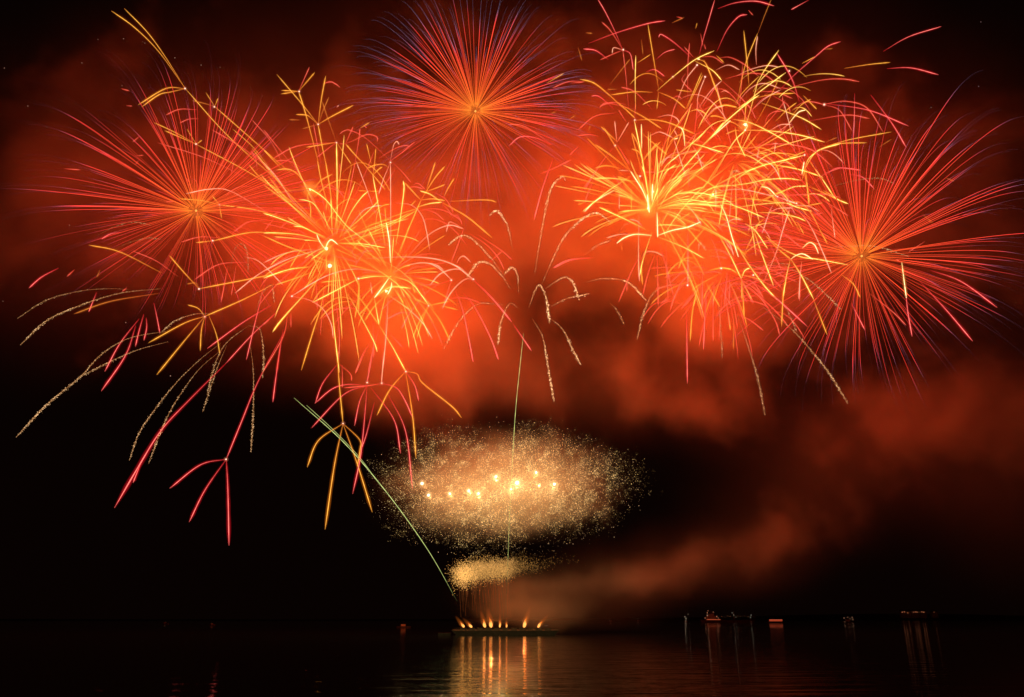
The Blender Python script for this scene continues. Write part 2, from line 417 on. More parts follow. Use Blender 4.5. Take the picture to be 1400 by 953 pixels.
# ================================================================ TRACED STREAKS
REG = dict(a=(0,0,1),b=(360,80,2),c=(360,220,2),d=(500,220,2),e=(360,360,2),f=(500,350,2),g=(780,0,2),h=(950,0,2),
           i=(790,140,2),j=(950,130,2),k=(800,270,2),l=(960,260,2),m=(1000,0,1),n=(0,250,1),o=(300,250,1),p=(550,200,1),
           q=(750,250,1),r=(1000,250,1),s=(0,450,1),t=(350,480,1),u=(450,0,1),v=(780,0,1))
STREAKS = """
@a
y1.3 1271 840 1000 600 805 385
y1.4 805 385 690 225 585 120 484 47
y1.3 805 385 720 250 640 140 540 37
y1.3 805 385 720 385 600 456
y1.3 805 385 740 400 690 412 615 465
y 1271 760 1100 610 933 463
y.8 933 463 895 403
y.8 933 463 948 425
o 933 463 890 450 835 437
y 1271 880 1100 760 853 627
y.9 853 627 812 560
y 853 627 715 567
y 853 627 760 575 668 532
y.9 853 627 878 608
r 1250 760 1180 620 1090 515
r 1240 870 1150 720 1090 655
r 1180 740 1050 640 918 562
r 1100 790 900 690 685 620
w1.3 1150 915 1000 830 910 822 805 842
y1.1 1250 950 1100 910 953 890
y 953 890 920 848
y 953 890 963 950
y1.2 953 890 880 872 775 863
r 765 875 715 877
r1.2 525 385 563 395
r 548 459 575 461
r1.2 857 477 780 475 720 500
r1.1 865 516 820 518 780 535
r 607 592 575 618
r.8 585 678 625 674
r.8 604 694 588 716
r1.2 278 733 350 738
r.8 1000 770 1017 700
r 1118 740 1110 690 1090 655
y.8 1180 740 1100 640 1010 560
y.8 1230 850 1130 770 1080 715
@b
y1.5 490 950 400 600 350 420 307 285
r1.1 307 285 402 72
y1.1 307 285 448 120
y1.2 307 285 155 277
y1.2 307 285 153 308
y1.4 552 950 515 780 476 573
y1.2 476 573 340 400 117 138
y1.2 476 573 400 505 360 490 283 487
y1.4 476 573 600 500 785 405
y1.3 476 573 505 350 542 150
o 476 573 520 450 570 335
o 476 573 335 612
o 636 728 560 520 510 370
r1.2 636 728 300 760 90 865
y 636 728 370 772
r1.1 636 728 540 800 465 860
y1.1 636 728 765 920
r 500 910 470 750 435 565
r1.1 668 1000 666 905
y1.3 905 950 800 840 715 742
r 715 742 750 660 782 590
r1.2 715 742 800 705 900 660 985 680 990 725
r.8 715 742 660 740
r1.2 790 950 830 700 840 605
y 840 605 925 555
r 870 580 900 605
r1.2 1104 890 900 700 760 625 700 630 662 658
w1.2 1104 890 1130 760 1160 720 1180 750
r1.1 1000 870 1130 790 1220 757 1271 762
r 1104 890 1200 820 1320 720
y.9 940 920 897 738
y.9 965 940 977 780
r1.4 530 222 545 210 600 205 670 252
w 640 425 655 405
o 325 534 222 532
r1.2 270 950 100 740 0 615
y1.2 150 950 0 790
r 335 950 220 890 105 890
@c
Y1.5 640 640 641 200 636 -162
w1.2 1108 885 1107 400 1105 10
w1.1 1105 10 1040 170 1003 290
y 1090 60 1040 30 960 40 905 65
Y1.6 1065 915 940 740 720 560 550 345 430 255 387 240
y 430 255 500 170 600 115
y 430 255 385 300 410 400 410 500
o 430 255 260 255 30 300
y1.2 550 345 545 430
Y1.2 620 665 540 520 450 385 380 345 308 337
W2.2 540 770 560 710 595 685 645 725
W1.4 540 770 490 700 465 640
Y1.5 540 770 415 855
Y1.4 560 680 420 610 340 575 262 567
Y1.4 540 660 300 560 100 485 0 455
Y1.2 500 690 300 640 100 625 0 628
y1.1 700 930 450 830 200 740 0 650
y1.3 560 640 300 430 0 205
y1.2 540 610 200 260 -100 -110
y 500 620 260 400 40 130
w1.2 450 540 250 340 130 160 0 10
r1.1 560 600 410 290 250 0
y 480 560 190 310 60 200
y1.3 440 290 350 180 280 100 200 70 110 80
Y1.3 665 660 760 450 850 320 912 262
w1.3 690 660 850 450 940 400 1030 387
y1.2 610 500 580 250 540 0
y1.2 590 490 510 200 470 0
r 700 510 750 250 800 0
w 985 480 900 250 805 0
Y1.2 1060 740 1010 450 950 120
y1.1 850 0 960 130 1060 250
y1.3 955 120 1000 75 1035 50
y.9 955 120 970 0
y.8 912 262 820 258
y.8 912 262 1000 265
y 890 520 1020 400 1100 375
y.9 965 700 985 480 1010 420
y1.2 820 690 1000 600 1271 450
r 745 860 850 800 930 780 960 795
r.9 560 815 700 845 820 885
r.9 680 730 760 770 815 885
Y1.1 640 715 850 720 1060 755
y.8 740 830 920 575
W2.0 1105 885 1095 700 1070 540
Y1.7 1150 740 1190 500 1222 250 1215 170
y1.3 1180 820 1271 560
y1.1 520 840 480 950
y1.1 545 800 550 950
y 410 855 520 885
y.9 380 690 500 1000
w 450 765 200 800 0 885
w1.1 520 765 400 795 200 860 0 960
y1.1 370 700 230 930
y1.2 390 925 300 930 220 940
y.8 640 700 560 760 470 800
y.8 700 640 820 560
y.8 760 720 900 640 1010 590
@d
y1.4 260 860 360 620 480 340
y1.3 480 340 600 150 690 45
y1.1 530 240 570 120 605 10
y 520 270 600 240 690 205
y1.3 480 340 580 330 690 345
y1.2 480 340 440 300 340 190
Y1.3 450 400 560 370 660 360
Y1.3 660 360 560 290 470 260
y1.2 660 360 760 415 900 500 1100 670
y1.1 680 310 720 230 770 150
y1.1 735 352 950 340 1080 342 1135 360
r1.1 580 270 680 320 740 400 760 450
r 660 370 720 430 750 480
y1.2 0 675 220 560 440 430
w1.1 260 365 400 385 490 480 530 620 555 770
r1.1 490 415 600 450 680 515
w1.2 370 825 550 640 720 560 850 590
w1.1 850 590 740 530 715 560 700 620
r 735 510 790 470 830 530 835 555
r 850 590 830 650 740 890
r1.1 415 210 455 195 520 250
r1.2 350 235 430 225 500 245
w1.3 790 890 820 840 860 830 915 885
w1.2 0 850 370 833 600 850 760 900 855 950
r1.2 900 630 1050 730 1150 840 1205 950
r1.2 980 645 1180 780 1271 860
r 1070 885 1190 780
y1.3 270 950 330 920 390 905
w1.2 390 905 470 885 600 900 680 950
y.9 230 760 340 870
r 240 20 330 110 395 190
y 440 340 390 390
@e
Y1.5 400 30 200 60 0 130
y1.2 440 70 280 130 100 190
Y1.4 545 60 330 300 150 500 80 600
y1.2 480 90 350 220
w1.3 1020 80 800 50 600 90 440 165 245 287
w1.1 245 287 400 320 520 400 590 530 608 655
Y1.2 1100 115 960 115 822 135
Y1.4 822 135 700 200 430 340
y1.2 822 135 832 200 828 430
Y1.3 590 100 600 400 630 700 660 950
r1.2 620 260 660 600 655 850
y1.4 530 200 500 380 430 600 330 930
r1.1 460 155 470 400
w1.1 930 155 945 270
y1.1 830 150 820 330 795 480
Y1.4 730 260 850 470 960 680 990 770
y1.1 640 90 850 320 1005 535
Y1.3 1005 535 1130 740 1235 935
Y1.3 965 300 985 420 1005 535
y1.1 1080 270 1050 330 1005 535
W2.0 1090 130 1020 230 965 300
W2.0 1115 165 1110 210 1080 270
y1.1 965 300 830 450
Y1.2 965 300 1100 210 1271 215
y1.2 1050 290 960 380 880 500
r1.1 1005 560 960 720 910 950
w1.2 1085 300 1070 600 1035 950
r1.1 930 690 860 800 800 950
r.9 955 510 960 830
r 1090 600 1210 730
r1.1 960 480 820 400 700 390 610 410 510 480
y1.1 1120 200 1220 350
y1.2 1080 270 1271 400
r1.1 1271 430 1180 435 1090 480
r 1271 450 1200 570
r 120 420 0 535
r 240 430 240 560
r1.2 210 460 170 640 0 940
r1.2 150 690 115 950
y 740 140 500 165
@f
Y1.3 250 180 400 240 550 430
y1.3 550 430 650 570 735 740
y1.1 550 430 430 370
y1.1 550 430 720 395
y1.1 550 430 480 540 405 720
y1.1 550 430 490 560 445 715
y 380 160 430 330
r 460 230 520 340
w1.4 200 340 380 470 500 590 580 720
r1.1 385 495 300 490 190 545
r 390 470 315 630
w1.3 300 10 550 20 750 70 935 205
R1.8 935 205 1100 370 1271 575
w1.4 935 205 850 130 760 115 640 160 555 260
w1.4 935 205 870 200 790 260 720 350 665 460
w1.3 235 150 350 85 520 60 640 110 745 207
r1.1 745 207 560 290 380 500 310 635
r1.1 745 207 720 290 675 430
y1.1 650 430 800 468
R1.3 780 300 850 500 935 920
R1.4 850 320 950 450 1080 700 1155 900
r 215 680 320 795
y1.2 140 290 235 260 360 275 395 290
y1.1 240 270 330 410
@g
R1.3 455 435 380 260 300 100 235 -10
r1.2 455 435 350 270 270 190
R1.3 155 378 400 285 670 205 825 180
y1.2 765 770 720 500 672 210
w1.3 455 435 375 415 362 465
r1.1 455 435 380 465 255 522
R1.5 330 520 220 440 110 425
R1.3 455 435 520 470 545 610
r1.1 505 950 480 650 455 435
o 880 200 990 150
r 920 145 975 160
y.8 1087 250 1100 200
R1.5 1050 500 900 370 790 300 765 325
R1.3 1120 470 1150 350 1200 180 1255 -10
r1.2 1070 500 985 405
r 1160 380 1175 430
r 1130 290 1150 400
R1.2 740 520 820 455 910 427
y 580 548 700 470
R1.2 655 628 730 605 820 665
Y1.3 565 950 562 700 567 480
o 615 340 630 475
o1.2 65 410 100 530
o1.2 130 285 190 290
y1.4 470 950 330 820 200 720 80 688
r1.2 0 722 120 712
R1.1 380 950 250 840 180 835
r1.1 550 950 320 895 250 935
o1.1 340 740 440 610 520 510
y1.1 715 802 560 798 350 825
o1.1 410 775 315 778
r1.2 710 950 560 800 435 755
y1.2 765 800 750 950
y1.2 765 800 900 860 1000 945
Y1.4 750 790 900 660 1080 520 1250 440
y1.3 1110 515 1180 560 1271 800
W1.6 1095 510 1125 515
r1.2 1000 640 970 700 1060 800
y1.3 1000 950 1060 820 1140 630
y1.1 1010 950 1150 650
y 1060 800 915 780
w1.2 900 950 1000 700 1100 565
w1.2 1100 950 1110 830 1170 668
r 860 870 930 835 965 858
r1.1 1018 850 1020 560 1035 370
r1.1 1130 950 1271 740
@h
R1.5 200 75 350 25 530 10 690 52
R1.4 190 450 280 260 380 145 455 127
r1.1 465 88 505 132
R1.3 990 0 835 85
o 548 290 600 150 665 -10
y1.3 470 740 455 560 425 265
y1.3 365 900 440 560 545 290
w1.3 535 565 530 430 545 310
Y1.3 505 800 600 620 730 435
R1.4 910 890 840 680 712 460
R1.3 740 780 850 665 1050 490 1160 400 1271 360
y1.1 930 552 1050 490
o 1125 428 1200 422
y1.1 185 480 255 545
r1.2 60 495 160 495 250 555
w1.2 180 610 290 565 390 608
r1.2 220 500 310 500 430 560 550 660
w1.2 360 660 480 605 620 570 735 583
r1.2 265 685 450 640 600 650 710 725
w1.2 360 905 480 770 600 725 745 770
w1.1 500 950 620 850 745 780
Y1.6 380 950 560 800 790 630
Y1.3 360 950 470 880
w1.2 25 950 130 800 235 700
r1.2 235 700 400 850 490 950
Y1.4 0 530 150 610 235 700
w 225 803 260 788 300 808
y1.2 530 850 680 820 870 810
r1.2 520 797 700 800 850 857
r 770 950 760 830
y1.4 940 828 1060 950
r1.2 850 950 930 895 1020 885 1125 910
y1.1 140 950 260 912 365 935
y1.3 80 520 180 760 240 950
y 350 900 420 800 560 660
@m
R1.4 660 223 770 160 912 115
y1.1 490 297 600 280 690 271
R1.4 675 298 780 295 900 325
r1.3 215 390 380 350 480 343 557 355
R1.3 535 405 534 500 530 600
R1.4 605 412 700 540 760 642
r1.2 403 455 470 480 525 570
r1.2 403 455 420 450 500 440 590 470 660 575
r1.3 340 525 500 500 600 515
R1.3 410 450 600 480 770 548
y1.2 370 655 500 610 695 573
y1.1 370 655 460 625 590 620
Y1.2 320 730 335 690 375 655
R1.2 410 760 460 730 560 738
R1.2 510 757 570 770 622 822
r 505 733 560 740
y1.1 310 700 340 880
o 640 640 695 605
o 930 772 968 788
o 830 930 875 970
@i
W2.4 615 950 605 800
W2.6 645 860 650 710
W1.8 610 880 560 760 460 600
w1.1 455 595 360 590
y1.2 455 595 300 470 150 365
Y1.6 640 950 560 500 490 155
W1.2 555 400 552 190
y1.2 560 500 520 360 470 265
y1.1 560 500 530 430 465 403
Y1.3 610 800 590 650 555 550
Y1.2 690 900 690 460
y1.2 490 155 640 150 800 180 1030 280
r 495 150 500 0
y1.1 350 0 500 140
y1.1 350 10 560 120 730 230
r 420 20 300 0 200 30
r1.1 340 90 150 120 0 240
r 420 170 350 60
w1.1 340 350 320 160
w1.1 345 340 445 170
y1.1 345 345 200 210
r 325 373 180 560 55 770
r 345 373 450 540
y1.2 370 575 250 550 150 570
r1.1 180 560 120 650 55 745
Y1.2 510 690 300 660 145 660
r1.1 145 660 100 760 60 870
y 60 870 0 888
Y1.5 460 640 250 780 40 950
y 340 750 480 850
W1.3 320 760 150 860 60 950
y1.1 560 870 345 640
r 430 790 305 630
y1.2 300 950 185 910
y1.1 465 740 465 940
w.8 360 770 360 930
r 180 295 100 280 0 290
w1.2 610 300 690 260 740 265 830 310
w1.3 690 130 790 110 860 140 880 180
w1.3 870 300 835 240
W1.6 930 380 920 270 900 225 870 210
W1.3 835 320 870 310
y1.1 835 320 780 400 720 560
w 835 320 850 370 940 650
y1.1 560 500 690 350
y 540 540 620 440 720 340
Y1.5 870 450 1000 350 1110 250
Y2.0 1080 380 1160 300 1271 170
Y1.5 700 830 900 590 1080 390
Y1.5 920 340 1080 380 1271 440
Y1.3 690 700 760 560 850 480 880 450
y1.2 770 470 950 440 1030 420
y1.1 560 270 780 460
Y1.3 700 740 760 610 855 538
Y1.3 720 830 830 700 970 570
Y1.5 690 900 800 830 900 790 1080 790 1220 825
Y1.4 700 910 880 850 1000 850 1220 880
Y1.4 690 930 900 880 1271 900
Y1.1 620 930 380 945
Y1.5 620 950 660 850 700 740
y1.1 850 750 920 620
r 720 490 850 0
r 1010 300 1045 0
r1.1 860 230 1000 0
w1.2 1080 180 1180 60 1271 30
w1.2 1000 380 1040 450 1090 600
r1.1 940 470 970 740
y1.3 1271 380 1150 500 900 740
y1.4 1271 460 1160 640 1080 760
y1.2 960 600 1271 780
w1.3 1198 950 1200 750
w1.3 1180 825 1225 828
y1.2 780 750 980 930
y1.1 640 760 668 610
Y1.3 700 930 800 760 900 660
y1.1 600 850 470 700 345 640
y1.1 740 380 820 260 960 60
@j
Y2.0 0 500 180 330 270 230 470 60 560 0
W1.4 130 380 310 220
W1.6 440 300 455 270 440 245 418 260
Y1.5 440 305 640 310 900 345 1130 410
o 1130 410 1240 367
Y1.4 330 210 480 240 650 320 860 440
Y1.6 150 720 330 420 440 305
Y1.2 350 280 370 390 440 540
y1.1 400 312 340 310 270 340
w1.2 560 440 540 560
r1.4 240 640 400 500 560 440 720 425 870 435 1040 490 1200 630
y1.3 420 460 560 455 700 510 890 640
w1.4 370 445 540 530 680 620 760 760
y1.3 330 240 200 185 130 185
y1.1 60 240 180 120 260 90 370 105
Y1.6 100 830 350 700 600 610 780 565 950 522
Y1.3 300 780 450 670 620 600
y1.2 600 720 780 570 970 485
Y1.3 0 840 200 800 450 770 620 735 800 725 925 740
Y1.4 700 870 850 800 980 790
y1.2 980 790 1120 850 1271 920
y1.2 965 640 990 950
Y1.6 950 650 1060 490 1271 420
W1.8 930 690 950 580
Y1.4 1000 580 1100 720 1200 870
y1.1 930 740 960 640
r1.1 600 290 630 190 690 145 760 140
Y1.3 580 70 780 140 950 210 1100 300
w1.2 620 330 740 260 840 255
W1.4 820 240 900 150 960 130
w1.2 870 500 820 250 770 60
r1.1 700 390 800 270
y1.2 700 230 800 130 885 65
y1.2 820 210 920 90 1010 35
w1.3 690 510 700 425
w1.2 670 420 720 420
r 630 490 690 440
r 700 460 760 490 800 540
r1.2 820 950 790 740 750 610
r 930 560 870 330
r1.1 1000 800 1120 690 1271 630
y1.2 290 650 400 780
y1.1 580 690 610 790
y1.2 500 950 530 790
W1.5 570 795 640 810 710 880
w1.1 720 883 885 943
w1.2 140 840 400 820 690 880
r1.2 280 880 480 860 800 870 1100 860 1271 890
y1.2 0 690 180 800
y1.3 560 950 700 860 860 800
y1.2 330 930 400 900 560 910 700 930
y1.3 430 320 530 460 700 600 740 740
r1.1 380 0 480 110 530 210
r1.1 430 220 560 60 650 0
y1.2 430 240 445 80
r1.1 670 0 800 80 830 150
@k
W1.8 625 130 630 345
W2.2 545 0 558 130
W2.0 630 330 760 285 890 258 1005 212
W1.7 580 330 440 320 340 350 275 398
w1.1 440 320 300 322 185 352
Y1.5 530 280 350 190 120 85
w1.3 500 250 450 205 385 188
y1.2 550 105 400 115 280 130
Y1.2 640 345 850 430 1035 530
y1.1 700 130 860 240 1020 420
w1.4 870 40 950 140 1010 240
w1.4 468 150 464 400 465 590 472 730
Y1.5 580 300 500 550 475 680
y1.1 520 480 490 600 498 760
w 490 530 530 475 610 475 680 510
r1.1 680 510 720 670 770 860
r1.2 480 500 400 650 290 910
r1.1 610 490 550 650 500 850
r1.3 625 500 630 700 635 950
r1.1 645 400 740 720
r1.1 700 380 720 870
r1.2 362 700 362 820
o 318 395 320 460
s 893 300 893 760
o 740 430 795 500
r1.2 1010 740 965 670 850 720 780 860 745 950
r1.1 930 570 740 740
r1.1 850 758 730 765 610 797
r1.1 750 850 650 925
y1.1 985 770 940 950
r1.2 1050 710 860 950
y1.1 960 530 890 525 840 550 810 620
y 900 430 820 560
r1.1 1080 515 1160 513 1240 530
y1.3 1070 635 1180 610 1271 622
r 1020 560 1020 950
r 1050 780 1050 950
r 1120 740 1110 950
r1.1 1230 650 1210 950
r 1080 330 1130 430 1180 600
r1.1 1160 740 1271 950
y1.1 1050 740 1170 950
y 740 240 920 130
y1.1 1080 220 880 450
y1.1 650 260 720 130
w1.2 1210 370 1271 460
y1.2 800 0 930 120 1110 290
@l
Y1.3 0 100 200 115 360 165 540 240
Y1.4 250 160 440 130 700 110 830 150 960 185
y1.2 480 110 610 45 730 0
y 830 150 1050 110
Y1.3 480 195 650 200 820 235 900 270
w1.2 560 210 660 160 790 155
w1.3 620 120 580 200 520 380
w1.4 830 165 940 310 1040 520 1125 725
y1.3 540 250 490 290 460 350
Y1.4 370 290 460 350 570 510
Y1.3 550 400 700 510 860 580 1000 600 1271 650
y1.3 550 400 660 510 770 600
Y1.4 770 600 860 740 970 950
Y1.3 765 600 730 760 700 950
W1.4 770 600 820 565 880 555 960 600
W1.4 870 505 930 455 980 480 1010 550
r1.2 560 260 700 370 870 505
w1.2 865 620 850 760 840 950
w1.4 525 820 640 550 700 350 760 160
Y1.3 440 330 510 530 620 830
y1.3 400 380 430 200 455 30
y1.1 360 560 450 380
r1.2 580 440 690 700
W1.5 160 120 210 230 260 410 315 580
w1.3 150 330 230 270 290 250 340 262
y1.3 0 220 130 360
Y1.3 130 360 240 560 340 770
Y1.4 260 410 400 640 540 830 650 950
Y1.8 340 770 370 700 415 675
y1.2 340 770 345 950
y1.1 345 790 430 950
r1.2 360 770 450 810 540 950
y1.3 60 700 160 680 250 690 300 720
r1.1 320 465 440 490 575 590
w1.2 195 430 240 470 275 570
r1.1 220 700 200 950
r1.1 240 740 238 950
w1.2 655 60 820 120
r 700 0 700 300
r 730 0 755 120
y1.2 915 0 930 140
Y1.6 1110 0 1160 70 1271 120
y1.3 1050 0 1150 60
w1.1 1120 160 1155 420
y1.2 1015 330 1090 470
y1.1 820 265 885 385
r 940 220 1060 195
y1.2 570 0 660 140
r1.3 1030 80 1170 160 1271 225
@q
R1.4 600 565 601 700 603 872
y1.2 650 440 625 560 615 690
R1.3 685 480 678 600 673 725
r1.1 715 490 715 690
o 805 570 803 725
r1.1 540 500 490 520
r1.3 195 325 100 335 20 372
y1.1 840 420 850 580
R1.6 870 420 960 480 1010 520 1125 625
r1.2 880 430 980 590 1005 665
y1.3 1150 505 1210 660
y1.2 1035 400 1020 480 1012 625
r1.1 820 570 880 600 935 643
y 780 560 790 640
r1.2 1095 400 1090 515
r1.2 640 400 560 470 528 555
r 640 460 575 550
r1.1 830 400 890 520
r 760 430 790 640
r 660 420 668 590
@r
W1.4 740 345 752 440 760 500
R1.7 755 440 765 550 785 668
r1.1 740 345 715 333
R1.5 865 380 1000 430 1155 542
R1.6 820 430 940 560 1048 688
r1.3 600 480 700 560 760 620
R1.3 520 520 580 640
y1.2 480 400 530 440 560 500
r 840 255 770 300
@p
R1.5 655 55 610 180 572 320
r 600 120 660 95 735 58
R1.2 820 485 720 495 655 528
r 765 0 725 40
R1.4 480 770 562 890
@u
r1.1 970 630 850 550 775 540
R1.3 970 632 900 600 830 595 780 635
y 945 362 1020 318
r1.2 1110 355 1040 355 970 382
o 955 495 985 486
o 1040 522 1070 500
o 1125 570 1135 545
@n
R1.4 255 370 180 410 125 458
r1.2 325 376 290 408
o 435 378 420 412
R1.3 420 475 385 562
r1.1 552 455 530 473
R1.2 528 215 480 222 440 245
o1.3 690 480 480 515 320 570
R1.1 668 520 682 585 695 655
R1.2 625 570 605 640 588 712
R1.1 635 585 637 630 625 685
R1.4 605 590 520 700 455 820
R1.5 590 620 545 750 440 905
y1.3 1190 440 1050 510 890 580
y1.1 890 580 860 545 815 530
y1.3 890 580 800 610 645 695
y1.3 890 580 790 700 680 835
y1.1 890 580 875 640 870 730
y1.1 905 570 940 660 955 745
y1.2 1271 380 1150 405 865 460
y1.1 865 460 800 390 735 315
o 865 460 850 435 810 440
r1.2 1080 345 950 355 845 420
w1.1 1060 320 1130 345 1230 445
w1.2 1271 310 1120 400 1020 480
y1.2 1271 230 1100 215 925 252
y1.2 925 252 850 260
y 700 390 520 300 385 270
r 770 405 680 340 575 295
r1.1 960 240 870 235 785 258
r 1160 165 1080 170 1013 215
r 1190 155 1150 205
R1.2 1180 530 1050 610 900 720
R1.2 1150 440 1110 600 1070 770
r 990 360 960 520
r 1025 360 1005 490
y1.1 1271 540 1185 645
@s
R1.2 1210 -80 1100 20 980 150
R2.0 980 150 820 310 700 440 600 600 497 777
R1.3 620 560 578 668
R1.2 1235 10 1120 230 1050 400 983 565
R1.4 983 565 870 590 737 692
R1.4 983 565 890 700 822 838
R1.6 983 565 990 700 995 940
R1.3 1230 0 1200 200 1185 318
@t
y1.3 355 0 360 120 378 315
y1.4 378 315 270 390 222 505
y1.5 378 315 340 500 300 775
y1.3 378 315 450 385 452 430 440 500
y1.4 378 315 440 490 505 700
R1.1 355 55 290 140 258 225
r 360 55 410 100 415 130
r 375 60 375 160
R1.1 510 0 482 135
R1.2 482 150 400 145 330 165 255 228
R1.1 482 150 380 190 240 335
R1.1 482 150 450 220 428 325
R1.4 482 150 475 250 455 450 420 620
R1.3 500 160 600 300 628 445
w1.1 555 0 545 140
R1.4 545 140 610 160 650 220 680 290
r1.1 545 140 490 150 380 160
R1.4 575 190 650 350 680 600
R1.1 515 220 480 360 455 430
y1.3 600 0 650 88
y1.4 650 88 700 100 725 140 850 240 893 290
y1.3 650 88 580 170 525 280
y1.4 650 88 680 280 695 465
R1.2 650 88 690 150 707 218
r 475 0 430 100
R1.2 930 -20 943 48
R1.2 1035 -15 1053 38
"""
GLITTER = """
@n
g.6 560 465 480 460 350 470 200 510 75 590
g1.1 700 460 520 480 340 535 200 600 88 705
@s
g1.2 720 10 560 40 440 110 350 205 200 330 70 470
g.9 730 55 600 90 480 140 340 210
g1 960 60 860 140 750 250 650 380 600 460 562 570
g.9 950 100 860 180 760 320 700 440 645 585
g.8 985 70 940 180 880 360
g1 1085 60 1100 180 1100 350 1090 535
@n
g1 1080 620 1130 640 1145 760 1140 850
g.9 1080 620 980 700 930 800 900 920
g.9 940 570 850 570 760 600 700 650
g.7 1110 560 1140 480 1180 445 1192 520
g.5 1000 380 1020 290 1050 265 1075 300 1078 390
g.4 420 230 500 190 580 170 660 185
g.4 500 290 560 260 640 240 700 245
@p
g.9 505 640 500 560 475 525 440 560
g1 480 450 455 340 410 280 380 300
g1 440 560 380 480 300 400 250 390 200 430
g1.1 470 620 430 560 380 510 330 505 280 570
g1 575 560 600 400 640 200 690 133 710 150
g1.1 605 600 700 400 790 310 850 290 905 330
g1.5 550 700 580 620 600 605 625 660 640 770
g1.1 620 620 700 570 740 590 770 670
g1 800 590 880 575 980 590 1060 670
g.7 640 700 720 660 815 640
g1 1200 590 1100 630 1050 720 1020 840
g.5 900 680 930 710 965 775
g1.1 565 750 610 830 630 940 660 1110
g1.1 640 745 700 800 740 880 775 950
g1 500 700 465 685 430 760 415 860
g.6 450 690 390 685 320 690 240 770 180 880
@q
g1 820 570 870 720 910 850 940 1010
g1.3 930 540 1060 640 1200 800 1271 910 1300 960
g.6 735 500 745 600 755 760
g.7 1000 500 1040 560 1080 650
g.9 1010 350 1100 400 1180 460 1271 550
g.4 780 380 870 370 1000 350 1060 360
@m
g.6 440 810 560 780 650 775 710 800
@r
g.7 330 300 450 280 620 275 770 320
@v
g.6 640 870 700 750 740 745
@k
g1.2 985 500 990 430 1000 390 1050 460
g.5 300 300 340 240 400 215
g.4 0 500 100 420 220 370
@j
g.8 280 800 320 690 350 655 395 680
"""
def parse(txt):
    out, reg = [], None
    for ln in txt.strip().splitlines():
        ln = ln.strip()
        if ln.startswith('@'):
            reg = REG[ln[1:]]
            continue
        tk = ln.split()
        k = tk[0][0]; w = float(tk[0][1:]) if len(tk[0]) > 1 else 1.0
        v = np.array([float(t) for t in tk[1:]]).reshape(-1, 2) / (3.1775 * reg[2]) + np.array(reg[:2])
        out.append((k, w, v))
    return out

def smooth_path(v, n):
    """Catmull-Rom through the points"""
    if len(v) == 2:
        t = np.linspace(0, 1, max(3, n // 2))[:, None]
        return v[0] * (1 - t) + v[1] * t
    P = np.vstack([2 * v[0] - v[1], v, 2 * v[-1] - v[-2]])
    seg = len(v) - 1
    out = []
    m = max(3, n // seg)
    for i in range(seg):
        p0, p1, p2, p3 = P[i:i + 4]
        t = np.linspace(0, 1, m, endpoint=(i == seg - 1))[:, None]
        out.append(0.5 * ((2 * p1) + (-p0 + p2) * t + (2 * p0 - 5 * p1 + 4 * p2 - p3) * t ** 2 + (-p0 + 3 * p1 - 3 * p2 + p3) * t ** 3))
    return np.vstack(out)

#            start colour, end colour, glow colour (linear light)
PAL = dict(
    y=((1.1, 0.30, 0.04), (1.45, 0.72, 0.10), (1.0, 0.24, 0.010)),
    Y=((1.2, 0.55, 0.08), (2.1, 1.55, 0.36), (1.3, 0.42, 0.015)),
    o=((0.55, 0.09, 0.02), (0.75, 0.26, 0.04), (0.5, 0.10, 0.01)),
    r=((0.85, 0.08, 0.05), (1.1, 0.20, 0.13), (0.9, 0.035, 0.012)),
    R=((0.75, 0.02, 0.025), (1.5, 0.30, 0.24), (1.0, 0.012, 0.03)),
    w=((1.1, 0.26, 0.15), (1.3, 0.75, 0.48), (1.0, 0.12, 0.03)),
    W=((1.6, 1.0, 0.35), (2.0, 1.8, 0.95), (1.4, 0.6, 0.08)),
    s=((0.6, 0.25, 0.15), (1.0, 0.6, 0.5), (0.2, 0.05, 0.03)))

# ================================================================ CROSSETTE AND STAR BURSTS
BURSTS = [  # x, y, distance, name, label
    (455, 325, 470, 'yellow crossette burst with a white curling hook at its heart, left half of the sky'),
    (534, 375, 462, 'orange burst of drooping comets with two short white streaks under its core'),
    (893, 300, 470, 'dense golden burst fanning up from two thick white streaks, right half of the sky'),
    (1010, 215, 476, 'tangled yellow and red crossette burst directly under the long red arcs at the top'),
    (985, 365, 466, 'burst of falling red and orange comets beneath the golden tangle'),
    (470, 520, 458, 'low red and yellow crossette splits falling toward the green rising trail'),
    (300, 500, 474, 'long red falling comets that split into three over the dark water, lower left'),
    (190, 430, 480, 'scattered short red dashes beside the sparkling willow arcs at far left'),
    (820, 70, 482, 'small red crossette splitting beside the blue tips of the top peony shell'),
    (1190, 150, 486, 'loose red and orange arcs hanging over the red peony shell at right'),
    (1215, 430, 464, 'thick red comets crossing the lower rays of the red peony shell at right'),
]
bursts = []
for x, y, D, lab in BURSTS:
    bursts.append(root('firework_burst', px(x, y, D), lab, 'firework burst', 'bursts of branching comets in the sky'))

def which(v, k):
    s = v[0]; e = v[-1]; mid = v[len(v) // 2]
    if e[0] < 250 and e[1] > 360 and s[1] > 350: return 7 if k == 'R' and e[1] < 545 and s[1] < 460 else 6
    if e[0] < 345 and e[1] > 540: return 6
    if s[0] > 1150 and s[1] > 330: return 10
    if s[0] > 1100 and s[1] < 260 and s[0] + s[1] * 0.3 > 1160 : return 9
    if 780 < s[0] < 870 and s[1] < 90: return 8
    if 400 < s[0] < 640 and e[1] > 490 and s[1] > 455: return 5
    best = min(range(5), key=lambda i: (mid[0] - BURSTS[i][0]) ** 2 + (mid[1] - BURSTS[i][1]) ** 2)
    return best

